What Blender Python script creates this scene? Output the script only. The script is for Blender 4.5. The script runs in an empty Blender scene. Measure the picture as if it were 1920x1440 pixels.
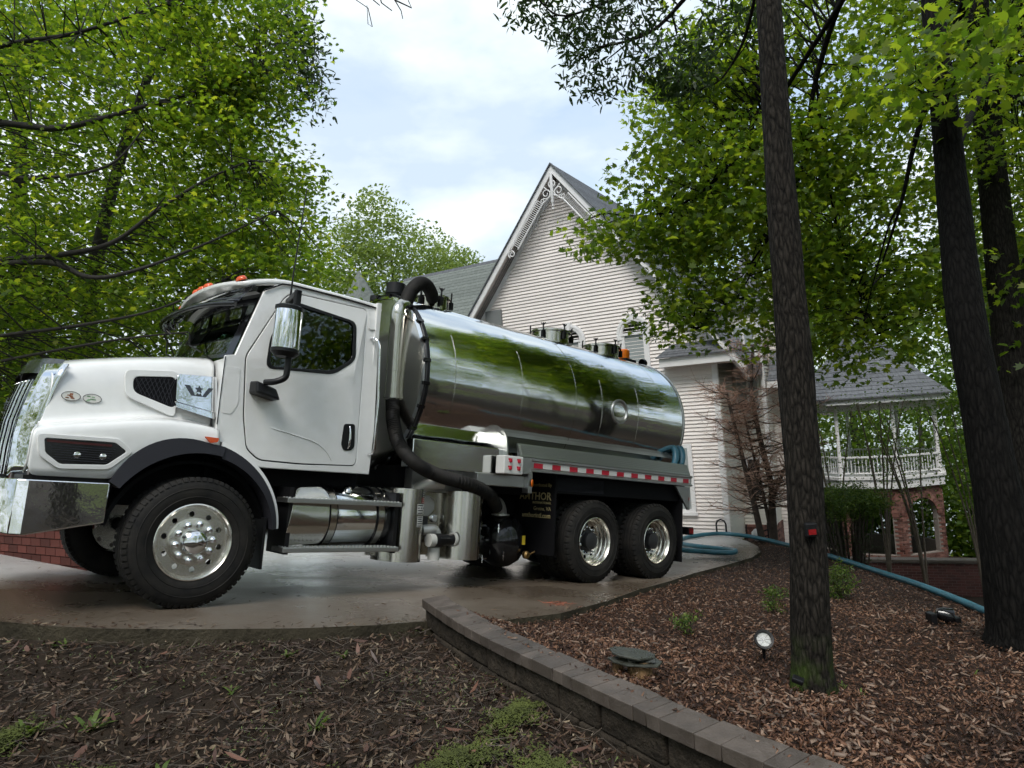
import bpy, math, random
import numpy as np
from mathutils import Vector, Matrix, noise as mnoise
from mathutils.geometry import delaunay_2d_cdt
random.seed(7); RG = np.random.default_rng(11)
sc = bpy.context.scene
R = math.radians
# ------------------------------------------------------------------ camera
FPX, ROLL, PITCH = 1290.0, math.atan(.066), R(3.10)
cam = bpy.data.cameras.new('camera'); camo = bpy.data.objects.new('camera', cam)
sc.collection.objects.link(camo); sc.camera = camo
cam.sensor_width = 36; cam.lens = FPX / 1920 * 36; cam.clip_start = .05; cam.clip_end = 3000
_f = Vector((0, math.cos(PITCH), math.sin(PITCH))); _u0 = Vector((0, -math.sin(PITCH), math.cos(PITCH)))
_r = Vector((1, 0, 0)) * math.cos(ROLL) - _u0 * math.sin(ROLL); _u = Vector((1, 0, 0)) * math.sin(ROLL) + _u0 * math.cos(ROLL)
camo.matrix_world = Matrix(((_r.x, _u.x, -_f.x, 0), (_r.y, _u.y, -_f.y, 0), (_r.z, _u.z, -_f.z, 1.55), (0, 0, 0, 1)))
# ------------------------------------------------------------------ sky
SUN_AZ, SUN_EL = R(-163), R(56)         # azimuth clockwise from +Y
w = bpy.data.worlds.new('World'); sc.world = w; w.use_nodes = True
nt = w.node_tree; nt.nodes.clear(); N = nt.nodes.new; LK = nt.links.new
wo = N('ShaderNodeOutputWorld'); bg = N('ShaderNodeBackground'); bg.inputs[1].default_value = .12
sky = N('ShaderNodeTexSky'); sky.sky_type = 'NISHITA'; sky.sun_disc = False
sky.sun_elevation = SUN_EL; sky.sun_rotation = SUN_AZ; sky.air_density = 1.2; sky.dust_density = 1.5
tc = N('ShaderNodeTexCoord'); mp = N('ShaderNodeMapping'); mp.inputs['Scale'].default_value = (1.0, 1.0, 2.2)
mp.inputs['Location'].default_value = (.35, .1, .0)
LK(tc.outputs['Generated'], mp.inputs[0])
n1 = N('ShaderNodeTexNoise'); n1.inputs['Scale'].default_value = 2.1; n1.inputs['Detail'].default_value = 9; n1.inputs['Roughness'].default_value = .52
n1.inputs['Distortion'].default_value = .25
n2 = N('ShaderNodeTexNoise'); n2.inputs['Scale'].default_value = 3.7; n2.inputs['Detail'].default_value = 8; n2.inputs['Roughness'].default_value = .5
LK(mp.outputs[0], n1.inputs['Vector']); LK(mp.outputs[0], n2.inputs['Vector'])
r1 = N('ShaderNodeValToRGB'); r1.color_ramp.elements[0].position = .33; r1.color_ramp.elements[1].position = .52
r1.color_ramp.elements[0].color = (.45, .45, .45, 1); r1.color_ramp.elements[1].color = (1, 1, 1, 1)
r2 = N('ShaderNodeValToRGB'); r2.color_ramp.elements[0].position = .40; r2.color_ramp.elements[1].position = .60
r2.color_ramp.elements[0].color = (2.75, 3.3, 3.9, 1); r2.color_ramp.elements[1].color = (4.25, 4.6, 4.75, 1)
LK(n1.outputs[0], r1.inputs[0]); LK(n2.outputs[0], r2.inputs[0])
mx = N('ShaderNodeMix'); mx.data_type = 'RGBA'
LK(r1.outputs[0], mx.inputs['Factor']); LK(sky.outputs[0], mx.inputs['A']); LK(r2.outputs[0], mx.inputs['B'])
LK(mx.outputs['Result'], bg.inputs[0]); LK(bg.outputs[0], wo.inputs[0])
# ------------------------------------------------------------------ sun
sl = bpy.data.lights.new('sun', 'SUN'); sl.energy = 1.3; sl.angle = R(24); sl.color = (1, .965, .91)
so = bpy.data.objects.new('sun', sl); sc.collection.objects.link(so)
_sd = Vector((math.sin(SUN_AZ) * math.cos(SUN_EL), math.cos(SUN_AZ) * math.cos(SUN_EL), math.sin(SUN_EL)))
so.rotation_euler = _sd.to_track_quat('Z', 'Y').to_euler()
# ------------------------------------------------------------------ exposure, render
sc.view_settings.view_transform = 'Standard'; sc.view_settings.look = 'None'; sc.view_settings.exposure = 1.12; sc.view_settings.gamma = 1
sc.render.engine = 'CYCLES'
cy = sc.cycles; cy.max_bounces = 5; cy.diffuse_bounces = 3; cy.glossy_bounces = 3; cy.transmission_bounces = 4; cy.transparent_max_bounces = 8; cy.use_adaptive_sampling = True; cy.adaptive_threshold = .045
cy.caustics_reflective = False; cy.caustics_refractive = False; cy.use_denoising = True; cy.sample_clamp_indirect = 6
# ------------------------------------------------------------------ materials
def newmat(name):
    m = bpy.data.materials.new(name); m.use_nodes = True
    t = m.node_tree; return m, t, t.nodes['Principled BSDF'], t.nodes['Material Output']
def nd(t, kind, **k):
    n = t.nodes.new('ShaderNode' + kind)
    for a, b in k.items():
        if a[0] == '_': setattr(n, a[1:], b)
        else: n.inputs[a.replace('_', ' ')].default_value = b
    return n
def coords(t, scale=(1, 1, 1), kind='Object'):
    c = nd(t, 'TexCoord'); m = nd(t, 'Mapping'); m.inputs['Scale'].default_value = scale
    t.links.new(c.outputs[kind], m.inputs[0]); return m.outputs[0]
def mixc(t, fac, a, b, blend='MIX'):
    m = nd(t, 'Mix', _data_type='RGBA', _blend_type=blend)
    for s, v in (('Factor', fac), ('A', a), ('B', b)):
        i = [x for x in m.inputs if x.name == s and x.enabled][0]
        if hasattr(v, 'links') or hasattr(v, 'is_linked'): t.links.new(v, i)
        elif s == 'Factor': i.default_value = v
        else: i.default_value = (*v, 1) if len(v) == 3 else v
    return [o for o in m.outputs if o.enabled][0]
def ramp(t, src, stops):
    r = nd(t, 'ValToRGB'); e = r.color_ramp.elements
    while len(e) < len(stops): e.new(.5)
    for q, (p, c) in zip(e, stops): q.position = p; q.color = (*c, 1) if len(c) == 3 else c
    t.links.new(src, r.inputs[0]); return r.outputs[0]
def PM(name, col, rough=.5, metal=0, var=0, vs=4, vscale=(1, 1, 1), bump=0, bs=40, bscale=(1, 1, 1), coat=0, rand=0, island=0, spec=.5, rvar=0, dist=.01, col2=None):
    m, t, b, o = newmat(name)
    b.inputs['Base Color'].default_value = (*col, 1); b.inputs['Roughness'].default_value = rough; b.inputs['Metallic'].default_value = metal
    b.inputs['Specular IOR Level'].default_value = spec
    if coat: b.inputs['Coat Weight'].default_value = coat; b.inputs['Coat Roughness'].default_value = .04
    c = None
    if var or rvar:
        n = nd(t, 'TexNoise', Scale=vs, Detail=6, Roughness=.6); t.links.new(coords(t, vscale), n.inputs['Vector'])
        lo = tuple(x * (1 - var) for x in col); hi = col2 or tuple(min(1, x * (1 + var)) for x in col)
        if var: c = ramp(t, n.outputs[0], [(.3, lo), (.7, hi)])
        if rvar:
            q = nd(t, 'MapRange'); q.inputs['From Min'].default_value = .35; q.inputs['From Max'].default_value = .65
            q.inputs['To Min'].default_value = max(.02, rough - rvar); q.inputs['To Max'].default_value = min(1, rough + rvar)
            t.links.new(n.outputs[0], q.inputs[0]); t.links.new(q.outputs[0], b.inputs['Roughness'])
    if rand or island:
        src = nd(t, 'ObjectInfo').outputs['Random'] if rand else nd(t, 'NewGeometry').outputs['Random Per Island']
        k = rand or island
        g = ramp(t, src, [(0, (1 - k,) * 3), (1, (1 + k,) * 3)])
        c = mixc(t, 1.0, c if c is not None else col, g, 'MULTIPLY')
    if c is not None: t.links.new(c, b.inputs['Base Color'])
    if bump:
        n = nd(t, 'TexNoise', Scale=bs, Detail=5, Roughness=.6); t.links.new(coords(t, bscale), n.inputs['Vector'])
        bp = nd(t, 'Bump', Strength=bump, Distance=dist); t.links.new(n.outputs[0], bp.inputs['Height']); t.links.new(bp.outputs[0], b.inputs['Normal'])
    return m
def leafmat(name, stops, trans, tmix=.42, rough=.45):
    m, t, b, o = newmat(name)
    c = ramp(t, nd(t, 'NewGeometry').outputs['Random Per Island'], stops)
    t.links.new(c, b.inputs['Base Color']); b.inputs['Roughness'].default_value = rough; b.inputs['Specular IOR Level'].default_value = .3
    tr = nd(t, 'BsdfTranslucent'); t.links.new(mixc(t, 1.0, c, trans, 'MULTIPLY'), tr.inputs[0])
    ms = nd(t, 'MixShader', Fac=tmix); t.links.new(b.outputs[0], ms.inputs[1]); t.links.new(tr.outputs[0], ms.inputs[2]); t.links.new(ms.outputs[0], o.inputs[0])
    return m
def chipmat(name, stops, rough=.55, spec=.3):
    m, t, b, o = newmat(name); c = ramp(t, nd(t, 'NewGeometry').outputs['Random Per Island'], stops); n = nd(t, 'TexNoise', Scale=1.1, Detail=4); t.links.new(coords(t), n.inputs['Vector'])
    c = mixc(t, 1.0, c, ramp(t, n.outputs[0], [(.32, (.55, .52, .5)), (.68, (1.25, 1.25, 1.25))]), 'MULTIPLY'); t.links.new(c, b.inputs['Base Color']); b.inputs['Roughness'].default_value = rough; b.inputs['Specular IOR Level'].default_value = spec; return m
def glassmat(name, tint, refl=1.0):
    m, t, b, o = newmat(name); t.nodes.remove(b)
    tr = nd(t, 'BsdfTransparent', Color=(*tint, 1)); gl = nd(t, 'BsdfGlossy', Roughness=.02, Color=(refl, refl, refl, 1))
    fr = nd(t, 'Fresnel', IOR=1.5); ms = nd(t, 'MixShader')
    t.links.new(fr.outputs[0], ms.inputs[0]); t.links.new(tr.outputs[0], ms.inputs[1]); t.links.new(gl.outputs[0], ms.inputs[2]); t.links.new(ms.outputs[0], o.inputs[0])
    return m
def barkmat(name, dark, light, moss=None, scale=(9, 9, 1.6)):
    m, t, b, o = newmat(name); v = coords(t, scale)
    vo = nd(t, 'TexVoronoi', Scale=1.0, _feature='DISTANCE_TO_EDGE'); n = nd(t, 'TexNoise', Scale=1.5, Detail=8, Roughness=.65)
    t.links.new(v, n.inputs['Vector'])
    wv = mixc(t, .35, v, n.outputs[1], 'ADD'); t.links.new(wv, vo.inputs['Vector'])
    h = nd(t, 'Math', _operation='MULTIPLY_ADD'); t.links.new(vo.outputs[0], h.inputs[0]); h.inputs[1].default_value = 1.4; t.links.new(n.outputs[0], h.inputs[2])
    c = ramp(t, h.outputs[0], [(.38, dark), (.95, light)])
    if moss:
        g = nd(t, 'NewGeometry'); s = nd(t, 'SeparateXYZ'); t.links.new(coords(t, (1, 1, 1)), s.inputs[0])
        q = nd(t, 'MapRange'); t.links.new(s.outputs[2], q.inputs[0]); q.inputs['From Min'].default_value = .05; q.inputs['From Max'].default_value = moss; q.inputs['To Min'].default_value = 1; q.inputs['To Max'].default_value = 0
        mm = nd(t, 'Math', _operation='MULTIPLY'); t.links.new(q.outputs[0], mm.inputs[0]); n3 = nd(t, 'TexNoise', Scale=7, Detail=4); t.links.new(coords(t), n3.inputs['Vector'])
        t.links.new(ramp(t, n3.outputs[0], [(.42, (0, 0, 0)), (.6, (1, 1, 1))]), mm.inputs[1]); c = mixc(t, mm.outputs[0], c, (.05, .085, .012))
    t.links.new(c, b.inputs['Base Color']); b.inputs['Roughness'].default_value = .85; b.inputs['Specular IOR Level'].default_value = .12
    bp = nd(t, 'Bump', Strength=1.0, Distance=.015); t.links.new(h.outputs[0], bp.inputs['Height']); t.links.new(bp.outputs[0], b.inputs['Normal'])
    return m
# ------------------------------------------------------------------ mesh helpers
COL = sc.collection
def link(o, parent=None):
    COL.objects.link(o)
    if parent is not None: o.parent = parent
    return o
def mesh(name, v, f, smooth=None):
    me = bpy.data.meshes.new(name); me.from_pydata([tuple(p) for p in v], [], f); me.update()
    if smooth is not None:
        me.polygons.foreach_set('use_smooth', [True] * len(me.polygons)); me.set_sharp_from_angle(angle=R(smooth))
    return me
def put(name, me, mat, parent=None, loc=None, rot=None, kind=None, bev=0):
    o = bpy.data.objects.new(name, me)
    if mat is not None and len(me.materials) == 0: me.materials.append(mat)
    link(o, parent)
    if loc is not None: o.location = loc
    if rot is not None: o.rotation_euler = rot
    if kind: o['kind'] = kind
    if bev:
        b = o.modifiers.new('bevel', 'BEVEL'); b.width = bev; b.segments = 2; b.limit_method = 'ANGLE'; b.angle_limit = R(40)
    return o
def tag(o, label, cat=None, group=None, kind=None):
    o['label'] = label
    if cat: o['category'] = cat
    if group: o['group'] = group
    if kind: o['kind'] = kind
    return o
def empty(name, loc, label=None, cat=None, group=None, rz=0):
    o = bpy.data.objects.new(name, None); o.empty_display_size = .2; link(o); o.location = loc; o.rotation_euler = (0, 0, rz)
    if label: tag(o, label, cat, group)
    return o
def inpoly(x, y, P):
    c = False; j = len(P) - 1
    for i in range(len(P)):
        xi, yi = P[i]; xj, yj = P[j]
        if (yi > y) != (yj > y) and x < (xj - xi) * (y - yi) / (yj - yi) + xi: c = not c
        j = i
    return c
def cdt(outer, holes=(), extra=()):
    pts = [Vector(p) for p in outer]; ed = [(i, (i + 1) % len(outer)) for i in range(len(outer))]
    for h in holes:
        b = len(pts); pts += [Vector(p) for p in h]; ed += [(b + i, b + (i + 1) % len(h)) for i in range(len(h))]
    pts += [Vector(p) for p in extra]
    vs, es, fs, *_ = delaunay_2d_cdt(pts, ed, [], 0, 1e-6)
    out = []
    for f in fs:
        c = sum((vs[i] for i in f), Vector((0, 0))) / len(f)
        if inpoly(c.x, c.y, outer) and not any(inpoly(c.x, c.y, h) for h in holes): out.append(list(f))
    return [tuple(v) for v in vs], out
class B:
    def __init__(s): s.v = []; s.f = []
    def add(s, v, f):
        b = len(s.v); s.v += [tuple(p) for p in v]; s.f += [[i + b for i in q] for q in f]; return s
    def hexa(s, p): return s.add(p, [(0, 3, 2, 1), (4, 5, 6, 7), (0, 1, 5, 4), (1, 2, 6, 5), (2, 3, 7, 6), (3, 0, 4, 7)])
    def box(s, x0, x1, y0, y1, z0, z1):
        return s.hexa([(x0, y0, z0), (x1, y0, z0), (x1, y1, z0), (x0, y1, z0), (x0, y0, z1), (x1, y0, z1), (x1, y1, z1), (x0, y1, z1)])
    def tube(s, path, r, n=8, cap=True, closed=False):
        P = [Vector(p) for p in path]; m = len(P); rr = r if hasattr(r, '__len__') else [r] * m; up = None; vs = []
        for i in range(m):
            if closed: d = P[(i + 1) % m] - P[i - 1]
            else: d = P[min(i + 1, m - 1)] - P[max(i - 1, 0)]
            d.normalize()
            if up is None: up = d.orthogonal().normalized()
            else:
                up = up - d * up.dot(d)
                up = up.normalized() if up.length > 1e-5 else d.orthogonal().normalized()
            e = d.cross(up)
            for k in range(n):
                a = 2 * math.pi * k / n; vs.append(P[i] + (up * math.cos(a) + e * math.sin(a)) * rr[i])
        fs = []; last = m if closed else m - 1
        for i in range(last):
            j = (i + 1) % m
            for k in range(n): fs.append((i * n + k, i * n + (k + 1) % n, j * n + (k + 1) % n, j * n + k))
        if cap and not closed: fs += [tuple(range(n - 1, -1, -1)), tuple((m - 1) * n + k for k in range(n))]
        return s.add(vs, fs)
    def lathe(s, prof, o=(0, 0, 0), ax=(0, 1, 0), n=32, a0=0, a1=2 * math.pi, e1=None):
        o = Vector(o); ax = Vector(ax).normalized(); e1 = Vector(e1) if e1 else (Vector((1, 0, 0)) if abs(ax.x) < .9 else Vector((0, 0, 1)))
        e1 = (e1 - ax * e1.dot(ax)).normalized(); e2 = ax.cross(e1); full = abs(a1 - a0 - 2 * math.pi) < 1e-6; m = n if full else n + 1
        vs = []
        for r, h in prof:
            for k in range(m):
                a = a0 + (a1 - a0) * k / n; vs.append(o + ax * h + (e1 * math.cos(a) + e2 * math.sin(a)) * r)
        fs = []
        for i in range(len(prof) - 1):
            for k in range(n):
                k2 = (k + 1) % m; fs.append((i * m + k, i * m + k2, (i + 1) * m + k2, (i + 1) * m + k))
        return s.add(vs, fs)
    def plate(s, outer, holes, fn, d0, d1, extra=()):
        v2, tr = cdt(outer, holes, extra); n = len(v2)
        vs = [fn(x, y, d0) for x, y in v2] + [fn(x, y, d1) for x, y in v2]
        fs = [t for t in tr] + [[i + n for i in t[::-1]] for t in tr]
        cnt = {}
        for t in tr:
            for i in range(len(t)):
                e = (t[i], t[(i + 1) % len(t)]); cnt[e] = 1
        for (a, b) in list(cnt):
            if (b, a) not in cnt: fs.append((b, a, a + n, b + n))
        return s.add(vs, fs)
    def grid(s, fn, nu, nv):
        vs = [fn(i / nu, j / nv) for i in range(nu + 1) for j in range(nv + 1)]
        return s.add(vs, [(i * (nv + 1) + j, (i + 1) * (nv + 1) + j, (i + 1) * (nv + 1) + j + 1, i * (nv + 1) + j + 1) for i in range(nu) for j in range(nv)])
    def build(s, name, mat, parent=None, smooth=None, bev=0, **k): return put(name, mesh(name, s.v, s.f, smooth), mat, parent, bev=bev, **k)
def circ(cx, cy, r, n=16, ry=None): return [(cx + r * math.cos(2 * math.pi * k / n), cy + (ry or r) * math.sin(2 * math.pi * k / n)) for k in range(n)]
def rnd_poly(P, rad, n=4):     # round the corners of a polygon
    out = []; m = len(P)
    for i in range(m):
        a, b, c = Vector(P[i - 1]), Vector(P[i]), Vector(P[(i + 1) % m])
        r = min(rad, (a - b).length * .45, (c - b).length * .45); p = b + (a - b).normalized() * r; q = b + (c - b).normalized() * r
        for k in range(n + 1):
            t = k / n; out.append(tuple(p * (1 - t) ** 2 + b * 2 * t * (1 - t) + q * t * t))
    return out
def spline(P, n=8):
    P = [Vector(p) for p in P]; out = []
    for i in range(len(P) - 1):
        a, b, c, d = P[max(i - 1, 0)], P[i], P[i + 1], P[min(i + 2, len(P) - 1)]
        for k in range(n):
            t = k / n; out.append(.5 * ((2 * b) + (c - a) * t + (2 * a - 5 * b + 4 * c - d) * t * t + (3 * b - a - 3 * c + d) * t ** 3))
    out.append(P[-1]); return out
def copy_tree(o, parent=None):
    c = o.copy(); COL.objects.link(c); c.parent = parent
    for ch in list(o.children): copy_tree(ch, c)
    return c
def npmesh(name, V, F):      # V (n,3) float, F (m,k) int : fast build
    me = bpy.data.meshes.new(name); k = F.shape[1]
    me.vertices.add(len(V)); me.vertices.foreach_set('co', V.astype(np.float32).ravel())
    me.loops.add(F.size); me.loops.foreach_set('vertex_index', F.astype(np.int32).ravel())
    me.polygons.add(len(F)); me.polygons.foreach_set('loop_start', np.arange(0, F.size, k, dtype=np.int32)); me.polygons.foreach_set('loop_total', np.full(len(F), k, dtype=np.int32))
    me.update(calc_edges=True); return me
def textmesh(s, size, bold=False):
    c = bpy.data.curves.new('txt', 'FONT'); c.body = s; c.size = size; c.extrude = .0015; c.align_x = 'RIGHT'; c.resolution_u = 2
    if bold: c.offset = size * .012
    o = bpy.data.objects.new('txt', c); COL.objects.link(o); dg = bpy.context.evaluated_depsgraph_get()
    me = bpy.data.meshes.new_from_object(o.evaluated_get(dg)); bpy.data.objects.remove(o); return me
# ================================================================== shared materials
m_soil = PM('soil', (.024, .0165, .011), .9, spec=.15, var=.5, vs=3, bump=.8, bs=25, dist=.03)
m_conc = None
def concrete():
    m, t, b, o = newmat('wet_concrete'); v = coords(t)
    n = nd(t, 'TexNoise', Scale=.55, Detail=6, Roughness=.6); t.links.new(v, n.inputs['Vector'])
    f = nd(t, 'TexNoise', Scale=55, Detail=6, Roughness=.7); t.links.new(v, f.inputs['Vector'])
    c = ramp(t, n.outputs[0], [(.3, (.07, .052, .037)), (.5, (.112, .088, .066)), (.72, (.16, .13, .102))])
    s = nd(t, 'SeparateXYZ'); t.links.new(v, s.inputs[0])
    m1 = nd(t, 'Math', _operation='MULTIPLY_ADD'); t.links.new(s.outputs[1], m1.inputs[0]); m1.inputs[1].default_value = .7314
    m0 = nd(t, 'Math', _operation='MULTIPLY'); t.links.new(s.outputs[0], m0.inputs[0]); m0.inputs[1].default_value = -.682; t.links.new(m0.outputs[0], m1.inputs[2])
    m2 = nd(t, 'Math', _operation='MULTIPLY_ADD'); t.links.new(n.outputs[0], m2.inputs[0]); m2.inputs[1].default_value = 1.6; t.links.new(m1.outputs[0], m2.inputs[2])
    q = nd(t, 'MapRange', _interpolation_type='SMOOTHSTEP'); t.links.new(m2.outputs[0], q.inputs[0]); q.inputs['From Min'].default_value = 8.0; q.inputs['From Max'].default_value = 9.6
    c = mixc(t, q.outputs[0], c, (.46, .45, .44))      # paler colour painted under and beyond the truck, standing in for bright glare
    c = mixc(t, .8, c, ramp(t, f.outputs[0], [(.3, (.55, .55, .55)), (.75, (1.3, 1.3, 1.3))]), 'MULTIPLY')
    t.links.new(c, b.inputs['Base Color'])
    q = ramp(t, n.outputs[0], [(.36, (.16, .16, .16)), (.62, (.42, .42, .42))]); t.links.new(q, b.inputs['Roughness'])
    b.inputs['Specular IOR Level'].default_value = .55
    bp = nd(t, 'Bump', Strength=.35, Distance=.004); t.links.new(f.outputs[0], bp.inputs['Height']); t.links.new(bp.outputs[0], b.inputs['Normal'])
    return m
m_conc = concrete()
m_cap = PM('cap_stone', (.076, .061, .051), .55, var=.3, vs=6, bump=.5, bs=60, dist=.006, rand=.22, rvar=.2)
m_block = PM('wall_block', (.034, .027, .02), .85, spec=.2, var=.5, vs=7, bump=1, bs=22, dist=.03, rand=.2)
m_mulchbase = PM('mulch_base', (.026, .014, .009), .85, spec=.2, var=.6, vs=14, bump=1, bs=30, dist=.03)
m_chip = chipmat('mulch_chip', [(0, (.016, .006, .0035)), (.4, (.064, .028, .0145)), (.8, (.135, .066, .037)), (.94, (.205, .115, .07)), (1, (.3, .195, .135))], .5, .3)
m_chip_grey = PM('mulch_chip_grey', (.15, .10, .07), .55, island=.6)
m_litter = chipmat('leaf_litter', [(0, (.022, .011, .008)), (.4, (.056, .031, .019)), (.75, (.1, .062, .038)), (.95, (.15, .105, .066)), (1, (.2, .16, .11))])
m_litter_pale = PM('leaf_litter_pale', (.15, .115, .075), .6, island=.6)
m_twig = PM('twig', (.07, .055, .042), .8, island=.6)
m_moss = PM('moss', (.066, .08, .012), .9, var=.4, vs=9, bump=1, bs=90, dist=.01)
m_brick = PM('brick', (.085, .024, .018), .75, spec=.25, var=.35, vs=5, bump=.5, bs=45, dist=.006, rand=.35)
m_brickw = PM('brick_worn', (.12, .04, .03), .8, spec=.25, island=.55, var=.25, vs=2.5, col2=(.2, .11, .09))
m_mortar = PM('mortar', (.2, .17, .15), .9, var=.2, vs=20)
# ================================================================== terrain
def rbf(P):
    P = np.array(P, float); X = P[:, :2]; n = len(P)
    D = np.linalg.norm(X[:, None] - X[None], axis=2); A = np.zeros((n + 3, n + 3)); A[:n, :n] = D - np.eye(n) * .02
    A[:n, n] = 1; A[:n, n + 1:] = X; A[n, :n] = 1; A[n + 1:, :n] = X.T
    c = np.linalg.solve(A, np.concatenate([P[:, 2], np.zeros(3)]))
    def f(x, y):
        q = np.stack([np.atleast_1d(x).ravel(), np.atleast_1d(y).ravel()], 1).astype(float); out = np.zeros(len(q))
        for i in range(0, len(q), 20000):
            s = q[i:i + 20000]; d = np.linalg.norm(s[:, None] - X[None], axis=2); out[i:i + 20000] = d @ c[:n] + c[n] + s @ c[n + 1:]
        return out.reshape(np.shape(x)) if np.ndim(x) else float(out[0])
    return f
TY, TP = R(43.0), R(9.36); TT = Vector((-2.699, 5.5395, .2342)); _hx, _hy = math.cos(TY), math.sin(TY)
def Dz(x, y):
    u = (np.asarray(x, float) - TT.x) * _hx + (np.asarray(y, float) - TT.y) * _hy; t = math.tan(TP); b = TT.z - t * 5
    v = np.clip(u - 5, 0, 6); z = np.where(u < 5, TT.z - t * np.maximum(u, -3), b - (t * v - (t - .09) * v * v / 12) - .09 * np.maximum(u - 11, 0))
    return z + np.where(u < -3, (u + 3) * -.02, 0)
near = [(-9, 9.5), (-7.2, 7.6), (-5.6, 6.2), (-4.6, 5.4), (-4.0, 4.98), (-3.56, 4.72), (-3.2, 4.66), (-2.88, 4.67), (-2.31, 4.81), (-1.65, 5.05), (-1.17, 5.32), (-.83, 5.6), (-.5, 5.78), (-.26, 5.78), (.3, 6.37), (.85, 7.35), (1.39, 8.52), (1.97, 9.55), (2.57, 10.64), (3.57, 12.07), (4.27, 13.04), (4.72, 13.86), (4.99, 14.83), (5.09, 15.85), (5.01, 16.53), (4.77, 17.2)]
DRIVE = near + [(4.6, 18.55), (-1.6, 22.3), (-7.5, 19.5), (-9.0, 13), (-10.5, 11)]
wallF = [(-.84, 5.64), (-.65, 5.23), (-.45, 4.83), (-.22, 4.43), (.0, 4.08), (.22, 3.73), (.44, 3.38), (.65, 3.06), (.87, 2.75), (1.12, 2.42), (1.42, 2.08), (1.8, 1.7)]
crest = [(5.2, 17.2, -1.62), (5.3, 16.5, -1.6), (5.83, 15, -1.53), (5.9, 13, -1.41), (5.94, 11.5, -1.36), (5.74, 10, -1.21), (5.69, 9, -1.18), (5.61, 8.4, -1.15), (5.54, 7.6, -1.08)]
mul = [(x + .2, y + .1, .12) for x, y in wallF[1:]] + [(1.69, 4.2, -.18), (1.63, 4.9, -.23), (3.8, 5.6, -.51), (3.81, 6.4, -.54), (2.4, 3.1, -.05), (3.2, 2.4, .0), (6, 4, -.75), (6, 1.5, -.4), (8, 5, -1.3)]
mul += [(x + .1, y - .05, float(Dz(x, y)) - .07) for x, y in near[13:24]] + [(x, y, z - .04) for x, y, z in crest]
mul += [(6.6, 13, -1.75), (6.7, 11, -1.7), (6.6, 9, -1.55), (7.6, 13, -2.35), (7.6, 10, -2.2), (7.4, 16, -2.2), (8, 7.5, -1.9)]
Hm = rbf(mul)
gp = [(0, 0, 0), (-1, 2.5, .02), (.62, 2.6, -.06), (.9, 2.2, -.08), (.3, 3.2, -.05), (0, 3.7, -.04), (-.35, 4.35, -.05), (-.7, 5.0, -.08), (1.4, 1.5, -.1), (-2.2, 3.2, .1), (-4, 3, .25), (-5, 0, .2), (2, 0, 0), (0, -6, .3), (-8, -6, .6), (8, -6, .0), (-9, 4, .6), (-12, 10, .6), (-14, 16, .4)]
gp += [(x + .04, y - .08, float(Dz(x, y)) - .075) for x, y in near[3:12]]
gp += [(x + (.2 if i < 11 else 0), y + (.1 if i < 11 else 0), z - (.3 if i < 11 else .14)) for i, (x, y, z) in enumerate(mul)]
gp += [(9, 20, -4.2), (14, 27, -4.4), (9, 27, -4.3), (20, 22, -4.3), (14, 14, -3.6), (16, 34, -6), (11, 10, -3.2), (12, 3, -1.8), (30, 30, -8.3), (10, 44, -8.6), (0, 30, -2.5), (-10, 24, -1.2), (-20, 30, -1), (0, 46, -8.5), (-30, 40, -3), (40, 0, -6), (30, -20, -1), (-30, -20, 1), (-40, 10, 1), (60, 60, -9), (-50, 80, -9), (0, 90, -9)]
Hg = rbf(gp)
def ax(lo, hi, fine, a, b, g=1.35):
    c = list(np.arange(a, b + 1e-6, fine)); s = fine
    while c[-1] < hi: s *= g; c.append(c[-1] + s)
    s = fine
    while c[0] > lo: s *= g; c.insert(0, c[0] - s)
    return np.array(c)
gx, gy = ax(-900, 900, .22, -6.5, 8.5), ax(-500, 1400, .22, .2, 18)
GX, GY = np.meshgrid(gx, gy, indexing='ij'); GZ = Hg(np.clip(GX, -55, 65), np.clip(GY, -35, 95))
GZ += .02 * np.array([mnoise.noise(Vector((float(a) * 1.7, float(b) * 1.7, 0))) for a, b in zip(GX.ravel(), GY.ravel())]).reshape(GX.shape)
ins = np.array([inpoly(a, b, DRIVE) for a, b in zip(GX.ravel(), GY.ravel())]).reshape(GX.shape)
GZ = np.where(ins, np.minimum(GZ, Dz(GX, GY) - .16), GZ)
V = np.stack([GX, GY, GZ], -1).reshape(-1, 3); ny = len(gy); I, J = np.meshgrid(np.arange(len(gx) - 1), np.arange(ny - 1), indexing='ij')
a = (I * ny + J).ravel(); ground = put('ground', npmesh('ground', V, np.stack([a, a + ny, a + ny + 1, a + 1], 1)), m_soil)
tag(ground, 'dark leaf strewn woodland soil sloping around the driveway', kind='structure')
# lake far behind the gazebo
m_lake = PM('lake_water', (.02, .03, .03), .08, spec=.6, bump=.2, bs=1.5, dist=.05)
lk = B().add([(-90, 47, -8.1), (260, 30, -8.1), (260, 420, -8.1), (-90, 420, -8.1)], [(0, 1, 2, 3)]).build('lake', m_lake); tag(lk, 'pale lake glimpsed between trees below the gazebo', kind='structure')
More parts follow.
